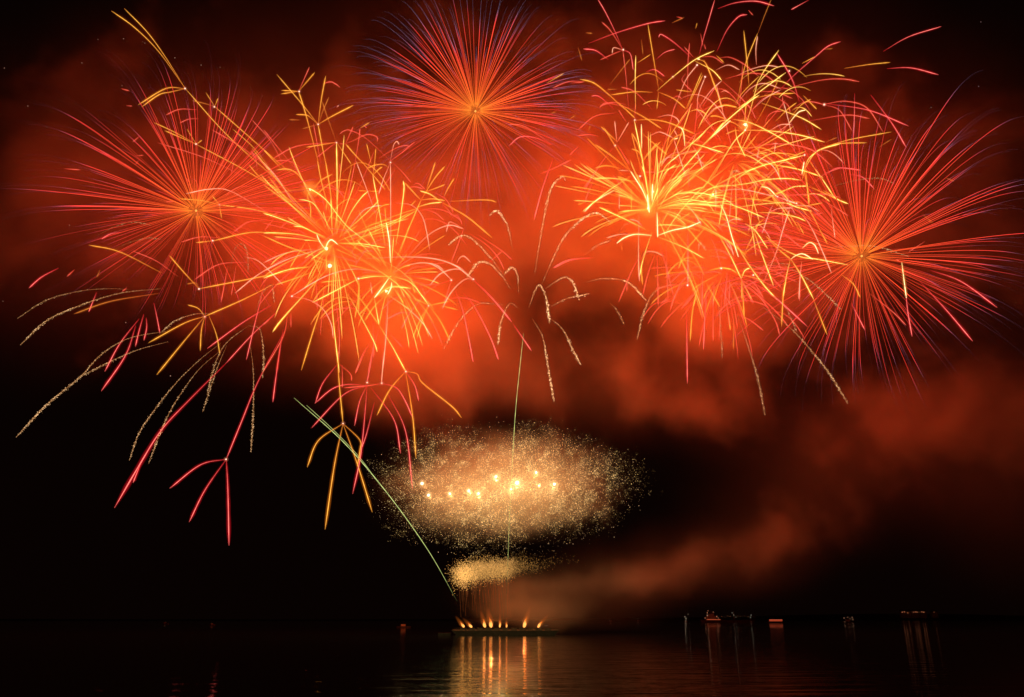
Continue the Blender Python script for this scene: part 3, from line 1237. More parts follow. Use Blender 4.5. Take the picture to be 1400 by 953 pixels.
def streak_mesh(P, w, k, dep, seedv):
    sc, ec, gc = (np.array(c) for c in PAL[k])
    n = len(P)
    s = np.linspace(0, 1, n)
    Lp = np.linalg.norm(P[-1] - P[0])
    prof = np.interp(s, (0, .15, .6, .9, 1), (.22, .5, .9, 1.0, .14))
    if k == 'W': prof = np.interp(s, (0, .2, .8, 1), (.5, 1, 1, .5))
    R = 0.149 * w * prof * (dep / 470.0) * (1 + 0.08 * np.sin(s * 37 + seedv))
    mixv = np.interp(s, (0, .35, .85, 1), (0, .45, 1, .8))[:, None]
    C = (sc * (1 - mixv) + ec * mixv) * (1 + 0.12 * np.sin(s * 53 + seedv * 2))[:, None]
    W3 = pxs(P, dep)
    mb = MB()
    mb.tube(W3, R, C, 5, 0)
    g = np.interp(s, (0, .4, .9, 1), (.35, .8, 1, .6))[:, None]
    mb.tube(W3, R * 5.0 + 0.35 , gc * g, 8, 1, True)  # wide shell stands in for bloom round the trail
    return mb, W3

traces = parse(STREAKS)
ends = []   # known end points, to give a fork the depth of the comet it left
for idx, (k, w, v) in enumerate(traces):
    bi = which(v, k)
    bx, by, D, _ = BURSTS[bi]
    kk = RS.uniform(-0.38, 0.16)
    d0, best, par = None, 6.0, None
    for (q, dd, ob, obi) in ends:
        e = np.hypot(*(q - v[0]))
        if e < best: best, d0, par, bpar = e, dd, ob, obi
    Ls = np.hypot(*(v[-1] - v[0]))
    if d0 is None:
        d0 = D + kk * min(110, np.hypot(v[0][0] - bx, v[0][1] - by)) * 0.42
    d1 = d0 + RS.uniform(-0.4, 0.25) * min(Ls, 120) * 0.42
    d1 = min(max(d1, 425), 494)
    n = 10 if Ls < 25 else 18 if Ls < 80 else 28
    P = smooth_path(v, n)
    dep = np.linspace(d0, d1, len(P))
    mb, W3 = streak_mesh(P, w, k, dep, idx * 1.7)
    if par is not None:      # a piece thrown off where another comet split
        top = par if par.parent in bursts else par.parent
        ob = mb.build('split_trail', [M_SPARK, M_GLOW], top); bi = bpar
    else:
        ob = mb.build('comet_trail', [M_SPARK, M_GLOW], bursts[bi])
    ends.append((v[-1], d1, ob, bi))

# fine rays that fill the hearts of the bursts
def fill(bi, n, cx, cyy, rmin, rmax, up, kinds, spread=360, base=0, droop=.12, wid=.55, name='spark_trail'):
    D = BURSTS[bi][2]
    for i in range(n):
        a = math.radians(base + random.uniform(-spread / 2, spread / 2))
        L = random.uniform(rmin, rmax)
        r0 = random.uniform(.02, .45) * L
        s = np.linspace(0, 1, 9)
        r = r0 + (L - r0) * s
        x = cx + np.cos(a) * r * (1 - .12 * s * s)
        y = cyy - np.sin(a) * r * (1 if math.sin(a) < 0 else up) + droop * L * (s ** 2) * random.uniform(.3, 1.3)
        k = random.choice(kinds)
        dz = random.uniform(-.4, .15) * L * .42
        mb, _ = streak_mesh(np.stack([x, y], 1), random.uniform(.6, 1) * wid * 1.4, k, D + dz * s, i)
        mb.build(name, [M_SPARK, M_GLOW], bursts[bi])
fill(0, 60, 455, 333, 40, 150, 1.1, 'yYYr')
fill(1, 44, 534, 376, 35, 120, 1.0, 'yYyr')
fill(2, 80, 890, 285, 40, 165, 1.0, 'YYYyy', spread=260, base=70)
fill(3, 50, 1005, 220, 40, 140, 1.0, 'yYYrw')
fill(4, 34, 990, 372, 40, 125, .8, 'rryr', spread=220, base=270)

# random arcs of split crossettes crossing the right-hand tangle
def arcs(bi, n, x0, x1, y0, y1, kinds):
    D = BURSTS[bi][2]
    for i in range(n):
        x, y = random.uniform(x0, x1), random.uniform(y0, y1)
        k = random.choice(kinds)
        d = random.choice((-1, 1))
        L = random.uniform(25, 75); h = random.uniform(.1, .5) * L; dr = random.uniform(-.2, .7) * L
        s = np.linspace(0, 1, 12)
        P = np.stack([x + d * L * s, y - 4 * h * s * (1 - s) * .6 + dr * s * s], 1)
        mb, _ = streak_mesh(P, random.uniform(.55, .95), k, D + random.uniform(-.3, .2) * L * .42 * s + random.uniform(-25, 8), i * 3)
        mb.build('spark_trail', [M_SPARK, M_GLOW], bursts[bi])
arcs(3, 45, 900, 1110, 90, 320, 'yYYrwr')
arcs(4, 22, 900, 1100, 290, 430, 'yrrr')
arcs(1, 14, 480, 620, 260, 420, 'yrr')
arcs(0, 12, 340, 500, 230, 420, 'yrr')

# glowing cores: a star burning at the heart of each burst, and added point lamps that light the smoke in its place
def icos(r, sub=2):
    import bmesh
    bm = bmesh.new()
    bmesh.ops.create_icosphere(bm, subdivisions=sub, radius=r)
    V = [tuple(v.co) for v in bm.verts]; F = [tuple(x.index for x in f.verts) for f in bm.faces]
    bm.free()
    return np.array(V), F

def star(parent, x, y, D, r, col, halo=0.0, hcol=None, name='bright_star'):
    p = px(x, y, D)
    mb = MB()
    V, F = icos(r, 2)
    V = V * (1 + 0.25 * RS.uniform(-1, 1, (len(V), 1)))
    mb.add(V + p, F, col, 0)
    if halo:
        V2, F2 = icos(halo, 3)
        mb.add(V2 + p, F2, hcol or col, 1, True)  # shell imitating bloom round the star
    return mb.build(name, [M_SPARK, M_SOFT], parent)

star(bursts[0], 451, 363.5, 468, 1.25, (2, 1.7, .9), 5.5, (.9, .35, .05))
star(bursts[0], 446, 340, 468, 1.0, (2, 1.8, .9), 6, (.9, .35, .04))
star(bursts[0], 424, 259, 468, .7, (2, 1.8, .9), 7, (.8, .32, .04))
star(bursts[1], 528, 398, 460, .8, (2, 1.7, .8), 6, (.9, .35, .04))
star(bursts[1], 534, 378, 462, .4, (1.4, .6, .1), 8, (.8, .22, .02))
star(bursts[2], 886, 285, 470, .6, (2, 1.8, .9), 8, (.9, .36, .04))
star(bursts[2], 893, 262, 470, .5, (2, 1.8, .9), 8, (.9, .4, .05))
star(bursts[3], 975, 266, 474, .6, (2, 1.8, .9), 6, (.8, .32, .03))
star(bursts[3], 1019, 171, 474, .7, (2, 1.8, 1.0), 6, (.9, .4, .06))
for (bi, x, y) in ((3, 1019, 178), (3, 1100, 212), (3, 1127, 143), (3, 1063, 269), (3, 1089, 278), (9, 1127, 143), (8, 852, 68),
                   (3, 953, 89), (3, 964, 105), (2, 875, 241), (2, 841, 199), (2, 868, 164), (4, 940, 390), (4, 1030, 376), (4, 986, 367),
                   (0, 409, 125), (0, 435, 170), (0, 460, 195), (1, 534, 222), (0, 399, 405), (1, 490, 381), (1, 617, 383), (1, 647, 382),
                   (1, 586, 418), (6, 309, 628), (5, 469, 579), (5, 502, 523), (5, 522, 524), (5, 555, 508), (0, 253, 121), (0, 293, 146),
                   (0, 268, 197), (7, 280, 433), (0, 291, 329), (0, 272, 395), (0, 300, 280), (3, 1079, 97), (3, 920, 105)):
    star(bursts[bi], x, y, BURSTS[bi][2] - 2, random.uniform(.35, .55), (1.6, 1.1, .8), 1.7, (.5, .14, .08), 'splitting_star')

ORA = (1.0, 0.040, 0.004); DEEP = (1.0, 0.022, 0.005); AMB = (1.0, 0.15, 0.012)
PW = 1.0e6; GAIN = 0.40
rl = random.Random(5)
for bi, x, y, rad, n, c, p in (
        (0, 445, 320, 75, 7, ORA, 1.5), (0, 450, 335, 22, 3, AMB, 1.0), (0, 424, 260, 10, 1, AMB, .25), (0, 340, 300, 80, 4, DEEP, .6),
        (1, 540, 385, 60, 5, ORA, 1.0), (1, 534, 385, 18, 3, AMB, .75), (1, 620, 390, 60, 3, DEEP, .45),
        (2, 885, 275, 65, 6, ORA, 1.3), (2, 892, 275, 24, 4, AMB, 1.0), (2, 810, 230, 50, 3, DEEP, .45),
        (3, 1000, 215, 90, 7, ORA, 1.0), (3, 1010, 110, 60, 3, DEEP, .45), (3, 970, 262, 30, 2, AMB, .45),
        (4, 985, 370, 80, 5, ORA, .9), (4, 1000, 450, 60, 2, DEEP, .25), (5, 520, 490, 60, 3, DEEP, .35), (6, 290, 420, 60, 3, DEEP, .35),
        (7, 130, 380, 80, 3, DEEP, .20), (8, 800, 90, 60, 2, DEEP, .2), (9, 1160, 180, 70, 3, DEEP, .30), (10, 1220, 470, 70, 3, DEEP, .22)):
    for i in range(n):
        a = rl.uniform(0, 6.283); r = rad * math.sqrt(rl.uniform(0, 1))
        point_light('burst_light', px(x + r * math.cos(a), y + r * math.sin(a), rl.uniform(484, 512)), c, PW * p * GAIN / n, bursts[bi])

# ================================================================ PEONY SHELLS (round shells whose stars fly out on all sides)
def peony(name, cx, cyy, D, R, n, label, seed, red, tail, bright=1.0, power=.5, gold=.5, lean=(0, 0), tc=(.32, .20, .40)):
    rs = np.random.RandomState(seed)
    c = px(cx, cyy, D)
    m = np.linalg.norm(px(cx + 1, cyy, D) - c)
    rt = root(name, c, label, 'firework burst', 'round red and blue peony shells')
    rays = []
    for i in range(n):
        u = rs.uniform(-1, 1); a = rs.uniform(0, 2 * math.pi) + .12 * math.sin(9 * u + seed)
        q = math.sqrt(1 - u * u)
        d = np.array((q * math.cos(a), q * math.sin(a), u))
        L = R * m * rs.normal(1, .09) * (1 - .24 * max(0, -d[2]))
        s = np.linspace(0.02, 1, 16)
        dist = L * (1 - np.exp(-2.3 * s)) / (1 - math.exp(-2.3))
        P = c + d[None, :] * dist[:, None]
        P[:, 2] -= 0.13 * L * s ** 2.2
        P[:, 0] += lean[0] * L * s ** 2; P[:, 2] += lean[1] * L * s ** 2
        pos = dist / L
        jb = (.45 + 1.0 * rs.uniform() ** 1.5) * bright
        rlim = red * rs.uniform(.8, 1.15)
        C = np.zeros((16, 3))
        stops = (0, .12, .3, rlim, rlim + .1, 1)
        C[:, 0] = np.interp(pos, stops, (1.3, 1.4, 1.4, 1.2, tc[0], tc[0] * .6)) * jb
        C[:, 1] = np.interp(pos, stops, (.35, .55 * gold, .36 * gold, .06, tc[1], tc[1] * .6)) * jb
        C[:, 2] = np.interp(pos, stops, (.03, .03, .03, .05, tc[2], tc[2] * .6)) * jb
        tw = tail * rs.uniform(.4, 1.0)
        wdt = np.interp(pos, (0, .1, .4, rlim, rlim + .1, .95, 1), (.5, .6, .85, .95, .24 * tw, .15 * tw, .07)) * .142
        vis = math.hypot(d[0], d[2])
        if d[1] ** 2 > .5 and i % 5: continue
        if d[2] < -.1 and rs.uniform() < .35: continue
        if d[2] < -.15:
            wdt = wdt * .62
        rays.append((vis, P, wdt, C))
    rays.sort(key=lambda t: -t[0])
    rest = MB()
    for i, (v, P, w, C) in enumerate(rays):
        if i < 100:
            mb = MB(); mb.tube(P, w, C, 4); mb.build('spark_trail', M_SPARK, rt)
        else:
            rest.tube(P, w, C, 4)
    o = rest.build('inner_sparks', M_SPARK, rt); o['kind'] = 'stuff'
    star(rt, cx, cyy, D, .7, (1.2, .5, .1), 6, (.6, .16, .02), 'shell_heart')
    for i in range(6):
        a = i * 2.4 + seed; r = R * .75 * math.sqrt((i + .5) / 6)
        point_light('shell_light', px(cx + r * math.cos(a), cyy + r * math.sin(a), 486), (1.0, .034, .016), PW * power / 6, rt)
    return rt

peony('peony_shell', 650, 152, 452, 178, 480, 'red peony shell with long blue tips, at the top of the sky', 3, .66, 1.15, 1.0, .35, .38, tc=(.26, .27, .50))
pl = peony('peony_shell', 268, 288, 468, 212, 400, 'red peony shell with faint violet tips, upper left, partly behind a yellow burst', 4, .70, .45, 1.0, .45, .30, lean=(-.10, .05), tc=(.34, .12, .22))
pr = peony('peony_shell', 1178, 350, 468, 226, 420, 'big red peony shell whose rays reach the right edge of the sky', 5, .76, .6, 1.05, .40, .28, lean=(.05, .02), tc=(.30, .18, .34))

# pale dying stars beyond the tips of the left shell
for (x, y) in ((134,54),(169,53),(195,57),(198,59),(112,86),(38,145),(64,174),(239,79),(6,93),(301,92),(95,308),(172,441),(233,514),(4,412),(275,89),(167,117),(318,200)):
    star(pl, x, y, 468, random.uniform(.16, .26), (.45, .25, .18), 0, None, 'dying_star')
for (x, y) in ((1338,118),(1273,147),(1341,30),(1150,140)):
    star(pr, x, y, 468, random.uniform(.16, .25), (.4, .25, .25), 0, None, 'dying_star')

# ================================================================ GLITTERING PALM SHELLS
PALMS = [(285, 455, 476, 'shell of sparkling golden willow arcs drooping over the dark lower left sky'),
         (715, 420, 456, 'palm shell of short glittering hooks rising in the middle between the two great bursts'),
         (1040, 400, 472, 'sparkling gold willow trails falling below the right hand tangle')]
palms = [root('palm_shell', px(x, y, D), lab, 'firework burst', 'palm shells of glittering gold arcs') for x, y, D, lab in PALMS]
for gi, (k, w, v) in enumerate(parse(GLITTER)):
    mid = v.mean(0)
    pi_ = 0 if mid[0] < 480 else (1 if mid[0] < 890 and not (mid[0] > 830 and mid[1] < 360) else 2)
    D = PALMS[pi_][2] + RS.uniform(-12, 8)
    P = smooth_path(v, 40)
    seg = np.linalg.norm(np.diff(P, axis=0), axis=1); cum = np.concatenate([[0], np.cumsum(seg)]); L = cum[-1]
    nn = int(L * 4.2 * min(w, 1.2) + 30)
    s = RS.beta(1.5, 1.0, nn)
    q = s * L
    X = np.interp(q, cum, P[:, 0]); Y = np.interp(q, cum, P[:, 1])
    env = np.sin(math.pi * np.clip(s, 0, 1) ** 1.3) ** .6
    spr = (0.35 + 1.45 * s * env) * (0.5 + .5 * min(w, 1.3))
    X += RS.normal(0, .65, nn) * spr; Y += np.abs(RS.normal(0, .9, nn)) * spr - .5
    dd = D + RS.normal(0, 1, nn) * spr * .5
    hot = RS.uniform(0, 1, nn)
    br = (0.45 + 1.2 * hot ** 3) * (0.35 + .65 * s) * w ** .5
    br = br * np.interp(s, (0, .3, .85, 1), (.5, .9, 1, .45)) * (1.5 if pi_ == 1 else .9)
    C = np.stack([br * 1.15, br * (.46 + .25 * hot ** 2), br * (.11 + .24 * hot ** 2)], 1)
    mb = MB()
    mb.dots(pxs(np.stack([X, Y], 1), dd), ((.15 if pi_ == 1 else .11) + .20 * hot ** 4) * np.interp(s, (0, .9, 1), (1, 1, .7)), C)
    sl = np.linspace(0, 1, len(P))
    mb.tube(pxs(P, D), .10 * np.interp(sl, (0, .5, 1), (.4, 1, .5)) * w, (.55, .20, .06), 4)
    mb.build('glitter_trail', M_SPARK, palms[pi_])

# ================================================================ GOLD CRACKLE CLOUD
def crackle():
    # uneven cluster centres in a flattened cloud, each cluster a tiny dandelion of sparks
    cl = []
    while len(cl) < 3400:
        a = RS.uniform(0, 2 * math.pi); r = RS.uniform(0, 1) ** .5 * (1 + RS.normal(0, .09))
        rg = 1 + .06 * math.sin(3 * a + 1) + .05 * math.sin(7 * a) + .04 * math.sin(13 * a + 2)
        x = 688 + 174 * r * rg * math.cos(a); y = 666 - 83 * rg * r * math.sin(a) * (1 if math.sin(a) > 0 else 1.0)
        y += 6 * math.sin(x * .05) + 5 * math.sin(x * .021 + 1)
        if y > 715 and RS.uniform() < .55 and math.sin(x * .11) + math.sin(x * .043 + 2) < .1: continue
        if r > .8 and RS.uniform() < .35: continue
        dep = 466 + RS.uniform(-1, 1) * 50 * math.sqrt(max(.02, 1 - min(r, 1) ** 2))
        cl.append((x, y, dep, r))
    Ps, Rr, Cc = [], [], []
    for (x, y, dep, r) in cl:
        lump = .95 + .35 * math.sin(x * .083 + 1.3 * math.sin(y * .11)) * math.sin(y * .137 + 1.7 * math.sin(x * .061)) + .25 * math.sin(x * .19 + y * .23)
        n = max(4, int(lump * RS.uniform(16, 44) * (1.25 - .75 * r)))
        sg = RS.uniform(3, 13)
        dirs = RS.normal(size=(n, 3)); dirs /= np.linalg.norm(dirs, axis=1)[:, None]
        rad = RS.uniform(0, 1, n) ** .6 * sg
        X = x + dirs[:, 0] * rad; Y = y + dirs[:, 2] * rad + rad * .15; Dp = dep + dirs[:, 1] * rad * .42
        Ps.append(pxs(np.stack([X, Y], 1), Dp))
        hot = RS.uniform(0, 1, n) ** 2
        b = (.40 + 1.3 * hot ** 2) * (1.3 - .85 * min(r, 1.1)) * RS.uniform(.6, 1.3) * (.5 + .5 * lump)
        Rr.append((.145 - .035 * min(r, 1)) + .15 * hot ** 5)
        Cc.append(np.stack([b * 1.25, b * (.70 + .14 * hot), b * (.20 + .14 * hot)], 1))
    # loose brighter sparks right out to the ragged edge
    n = 1500
    a = RS.uniform(0, 2 * math.pi, n); r = RS.uniform(.3, 1.06, n) ** .6
    X = 688 + 184 * r * np.cos(a) + RS.normal(0, 5, n); Y = 667 + 88 * r * np.sin(a) + RS.normal(0, 5, n)
    Ps.append(pxs(np.stack([X, Y], 1), 466 + RS.uniform(-30, 30, n)))
    hot = RS.uniform(0, 1, n)
    Rr.append(.08 + .16 * hot ** 4)
    Cc.append(np.stack([.5 + hot, .3 + .65 * hot, .12 + .42 * hot], 1))
    mb = MB(); mb.dots(np.concatenate(Ps), np.concatenate(Rr), np.concatenate(Cc))
    o = mb.build('crackling_sparks', M_SPARK)
    tag(o, 'wide flat cloud of crackling gold sparks over the barge', 'spark cloud', kind='stuff')
    o['_o'] = (0.0, 0.0, 0.0); ROOTS.append(o)
    for i in range(24):
        a = i * 2.4; r = math.sqrt((i + .5) / 24)
        point_light('crackle_light', px(690 + 170 * r * math.cos(a), 662 + 72 * r * math.sin(a), 402 + 6 * (i % 3)), (1.0, .68, .22), PW * .016, o)
crackle()
smoke('gold_smoke', (-105, 422, 50), (110, 512, 165),
      [(690, 652, 225, 100, 1.0, 468, 44, 0), (680, 690, 220, 80, .5, 468, 44, 0)],
      0.012, 0.065, 0.26, 1.6, (1, .92, .8), 2.0, warp=14, label='gold lit smoke inside the crackling cloud')

for i, (x, y, r) in enumerate(((577,661,.8),(586,677,.75),(615,675,.6),(641,671,.7),(654,675,.75),(678,652,.8),(707,660,1.1),(699,669,.6),(733,646,.65),(737,664,.5),(758,662,.8))):
    p = px(x, y, 452)
    rt = root('flash_star', p, ['white flash at the far left end of the flash row in the gold cloud', 'white flash low beside the leftmost flash of the gold cloud',
        'small lone flash in the gap left of centre in the gold cloud', 'upper of two close flashes left of the thin green line', 'lower of two close flashes left of the thin green line',
        'white flash just left of the thin green line in the gold cloud', 'largest and brightest white flash of the gold cloud', 'small flash at the lower left foot of the largest flash',
        'topmost small flash of the row in the gold cloud', 'faint flash directly below the topmost flash of the gold cloud', 'white flash at the right end of the flash row in the gold cloud'][i],
        'flash', 'white flashes inside the gold cloud')
    mb = MB(); V, F = icos(r, 2); mb.add(V + p, F, (3, 2.6, 1.7))
    V, F = icos(r * 3.6, 3); mb.add(V + p, F, (1.0, .62, .26), 1, True)  # outer shell imitates bloom round the flash
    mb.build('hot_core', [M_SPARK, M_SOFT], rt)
    point_light('flash_light', p + np.array((0, 12, 0)), (1.0, .50, .17), PW * .006 * r, rt)

# low gold clump just above the mortars
def clump():
    n = 15000
    t = np.concatenate([RS.uniform(0, 1, n - 2500), 1 + RS.exponential(.22, 2500)])
    cx = 624 + 72 * t; cyy = 785 - 9 * t + 2 * np.sin(t * 9)
    X = cx + RS.normal(0, 5.5, n); Y = cyy + RS.normal(0, np.maximum(8.5 - 1.5 * t, 4), n)
    dens = np.exp(-((X - 632) / 16.0) ** 2) * .6 + .55
    hot = RS.uniform(0, 1, n) ** 2
    b = dens * (.5 + .7 * hot) * np.where(t > 1, .45, 1)
    mb = MB()
    mb.dots(pxs(np.stack([X, Y], 1), 461 + RS.normal(0, 4, n)), .12 + .12 * hot, np.stack([b * 1.4, b * .68, b * .17], 1))
    for i in range(150):      # hair-fine sparks shooting up and out of it
        x = RS.uniform(618, 700); y = 786 - 12 * (x - 624) / 72
        a = RS.uniform(-2.6, -.5) if RS.uniform() < .6 else RS.uniform(0, 6.28)
        L = RS.uniform(7, 17)
        s = np.linspace(.3, 1, 5)
        mb.tube(pxs(np.stack([x + L * s * math.cos(a), y + L * s * math.sin(a) + 2 * s * s], 1), 460), .07, np.array((.85, .42, .12)) * RS.uniform(.5, 1.1), 3)
    for i in range(60):      # falling embers
        x = RS.uniform(627, 700); L = RS.uniform(10, 58)
        s = np.linspace(0, 1, 6)
        mb.tube(pxs(np.stack([x + 3 * s * RS.uniform(-1, 2), 792 + L * s], 1), 461), .06 * (1 - .6 * s), np.array((.42, .12, .03)) * RS.uniform(.4, 1), 3)
    o = mb.build('ember_clump', M_SPARK)
    tag(o, 'small dense clump of gold sparks low over the barge flames', 'spark cloud', kind='stuff')
    o['_o'] = (0.0, 0.0, 0.0); ROOTS.append(o)
    return o
CLUMP = clump()

# ================================================================ RISING COMETS (green tails)
def riser(pts, D0, D1, label, twin=None, w=1.0):
    c = px(*pts[-1], D1)
    rt = root('rising_comet', c, label, 'rising comet')
    P = smooth_path(np.array(pts, float), 60)
    s = np.linspace(0, 1, len(P))
    fl = 1 + .35 * np.sin(s * 190) * np.sin(s * 71)
    g = np.interp(s, (0, .08, .55, .9, 1), (.5, .8, 1, .6, .05))
    C = np.stack([.72 * g * fl, .84 * g * fl, .27 * g * fl], 1)
    mb = MB(); mb.tube(pxs(P, np.linspace(D0, D1, len(P))), .21 * w * np.interp(s, (0, .2, .8, 1), (.5, 1, .8, .3)), C, 5)
    mb.build('comet_trail', M_SPARK, rt)
    if twin:
        P = smooth_path(np.array(twin, float), 40); s = np.linspace(0, 1, len(P))
        g = np.interp(s, (0, .1, .8, 1), (.3, .8, .7, .1))
        mb = MB(); mb.tube(pxs(P, np.linspace(D0, D1, len(P))), .16 * w, np.stack([.6 * g, .68 * g, .22 * g], 1), 5)
        mb.build('comet_trail', M_SPARK, rt)
riser([(402, 544), (470, 605), (530, 675), (585, 752), (625, 822)], 440, 460, 'green slanting comet trail climbing to the left from the barge', [(419, 554), (458, 590), (492, 626), (520, 664)])
riser([(716, 455), (712, 490), (705, 560), (700, 640), (696, 720), (693, 812)], 448, 460, 'thin green upright comet trail rising through the gold cloud', None, .7)

# ================================================================ FIRING BARGE
def barge():
    D = 460.0
    c = px(690, 868, D); c[2] = 0
    rt = root('firing_barge', c, 'long low dark barge carrying the mortars and flames', 'barge')
    S = np.linalg.norm(px(701, 868, D) - px(700, 868, D))
    x0, x1 = px(618, 868, D)[0], px(764, 868, D)[0]
    steel = solid_mat('barge_steel', (.010, .009, .009), .55, .5, .5, .6)
    rust = solid_mat('barge_deck', (.02, .014, .01), .8, 0, .5, .8)
    mb = MB()   # hull with raked ends
    y0, y1, h = D - 6, D + 9, 2.3
    V = [(x0 + 3, y0, -.4), (x1 - 3, y0, -.4), (x1 - 3, y1, -.4), (x0 + 3, y1, -.4), (x0, y0, h), (x1, y0, h), (x1, y1, h), (x0, y1, h)]
    mb.add(V, [(0,3,2,1),(0,1,5,4),(1,2,6,5),(2,3,7,6),(3,0,4,7),(4,5,6,7)])
    for i in range(22):
        x = x0 + 3.5 + i * (x1 - x0 - 7) / 21
        mb.box((x - .12, y0 - .14, .1), (x + .12, y0, h - .1))
    mb.build('hull', steel, rt)
    mb = MB(); mb.box((x0 + .4, y0 + .3, h + .003), (x1 - .4, y1 - .3, h + .12)); dk = mb.build('deck', rust, rt)
    for sy in (y0 + .2, y1 - .2):
        mb = MB()
        mb.box((x0 + .5, sy - .04, h + 1.0), (x1 - .5, sy + .04, h + 1.07))
        mb.box((x0 + .5, sy - .03, h + .55), (x1 - .5, sy + .03, h + .6))
        for i in range(26):
            x = x0 + .6 + i * (x1 - x0 - 1.2) / 25
            mb.box((x - .04, sy - .04, h + .12), (x + .04, sy + .04, h + 1.0))
        mb.build('guard_rail', steel, dk)
    for i in range(11):   # racks of mortar tubes
        x = x0 + 6 + i * (x1 - x0 - 12) / 10
        mb = MB()
        mb.box((x - 1.6, D - .8, h + .125), (x + 1.6, D - .7, h + .9)); mb.box((x - 1.6, D + .7, h + .125), (x + 1.6, D + .8, h + .9))
        for j in range(5):
            for q in (-.4, .3):
                xx = x - 1.3 + j * .65
                mb.tube([(xx, D + q, h + .13), (xx, D + q, h + 1.35)], .16, (1, 1, 1), 8)
        mb.build('mortar_rack', rust, rt)
    # a low tow pontoon at the left end, as the pale line by the bow
    mb = MB(); xa = px(612, 868, D)[0]
    mb.box((xa - 5, D - 2, -.2), (x0 - .6, D + 4, .9)); mb.build('pontoon', steel, rt)
    return h
BH = barge()
FL = [(634.5, 857, 10, 8, -32), (645, 859, 9, 8, -38), (663.3, 858, 13, 10, -12), (672, 858, 15, 12, -10), (683.5, 857, 11, 6, 0), (692.5, 859, 8, 5, 0), (716, 857, 16, 11, 14), (735, 858, 12, 8, 34)]
FLAB = ['short flame leaning left at the left end of the barge', 'second flame from the barge bow, leaning hard left', 'tall narrow flame, left one of the close pair', 'broad flame, right one of the close pair',
        'slim upright flame in the middle of the barge', 'smallest flame, right after the slim upright one', 'biggest flame standing alone right of the middle', 'flame leaning right at the right end of the fires']
for i, (x, y, h, w, lean) in enumerate(FL):
    D = 460.0
    b = px(x, y + 3, D); b[2] = BH + 1.45
    m = .44
    rt = root('mortar_flame', b, FLAB[i], 'flame', 'flames shooting from the barge mortars')
    # tapered licking tongue, swelling just above the tube mouth
    s = np.linspace(0, 1, 14)
    H = h * m * .85
    la = math.radians(lean)
    P = np.stack([b[0] + math.sin(la) * H * s * 1.2 + .12 * np.sin(s * 9 + i), D + .1 * np.cos(s * 7 + i), b[2] + H * s * math.cos(la)], 1)
    R = w * m * .17 * np.interp(s, (0, .12, .35, .6, .85, 1), (.35, .95, 1, .6, .22, .04))
    C = np.stack([np.interp(s, (0, .3, .6, 1), (1.5, 1.6, 1.0, .4)), np.interp(s, (0, .3, .6, 1), (.62, .72, .24, .05)), np.interp(s, (0, .3, .6, 1), (.14, .18, .03, .01))], 1)
    mb = MB(); mb.tube(P, R, C, 8, 0); mb.build('fire_tongue', M_FLAME, rt)
    # faint plume of sparks above
    mb = MB()
    P2 = np.stack([b[0] + math.sin(la) * H * (s * 2.1) * 1.2, D + .3 + 0 * s, b[2] + H * s * 1.9 * math.cos(la)], 1)
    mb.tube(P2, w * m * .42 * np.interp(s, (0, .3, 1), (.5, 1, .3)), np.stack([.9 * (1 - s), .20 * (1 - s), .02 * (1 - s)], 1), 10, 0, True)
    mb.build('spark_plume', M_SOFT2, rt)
    for q in range(3):
        pass
    point_light('fire_light', b + np.array((0, 2, 6.0)), (1.0, .22, .04), 4000 * w / 8, rt)
for i in range(7):
    point_light('ember_light', px(628 + 13 * i, 786 - 1.4 * i, 465), (1.0, .24, .05), 3000, CLUMP)

# ================================================================ BOATS AND FAR LIGHTS
hullm = solid_mat('ship_hull_paint', (.05, .02, .02), .5, 0, .3, .2)
housem = solid_mat('ship_house_paint', (.35, .33, .30), .6, 0, .15, .4)
darkm = solid_mat('boat_hull', (.03, .03, .035), .5, 0, .3, .4)

def lamp_into(mb, p, r, col):
    V, F = icos(r, 1); mb.add(V + np.asarray(p), F, col)

def far(x, y):      # a point on the water seen at pixel (x, y)
    u = (476.5 - y) / FPX
    c, s = math.cos(PITCH), math.sin(PITCH)
    D = CAM_H / -((s + u * c) / (c - u * s))
    return px(x, y, D), D

def hull_mesh(mb, cx, cy_, L, W, H, col=(1, 1, 1)):
    n = 13
    V = []
    for i in range(n):
        t = i / (n - 1) * 2 - 1
        hw = W / 2 * (1 - abs(t) ** 3.2 * .85)
        sheer = H * (1 + .18 * t * t)
        x = cx + t * L / 2
        V += [(x * 1.0, cy_ - hw, sheer), (cx + t * L / 2 * .93, cy_ - hw * .7, -.3), (cx + t * L / 2 * .93, cy_ + hw * .7, -.3), (x, cy_ + hw, sheer)]
    F = []
    for i in range(n - 1):
        for j in range(3):
            a = i * 4 + j
            F.append((a, a + 1, a + 5, a + 4))
        a = i * 4
        F.append((a + 3, a, a + 4, a + 7))
    F += [(0, 3, 2, 1), ((n - 1) * 4, (n - 1) * 4 + 1, (n - 1) * 4 + 2, (n - 1) * 4 + 3)]
    mb.add(V, F)

def lamps(rt, pts, D, col, k=.8, name='deck_light'):
    for (x, y, b) in pts:
        p = px(x, y, D - 3)
        mb = MB(); lamp_into(mb, p, k * .7 * (.6 + .4 * b) * D / 1700, np.array(col) * b * .75)
        mb.build(name, M_LAMP_PANEL, rt)

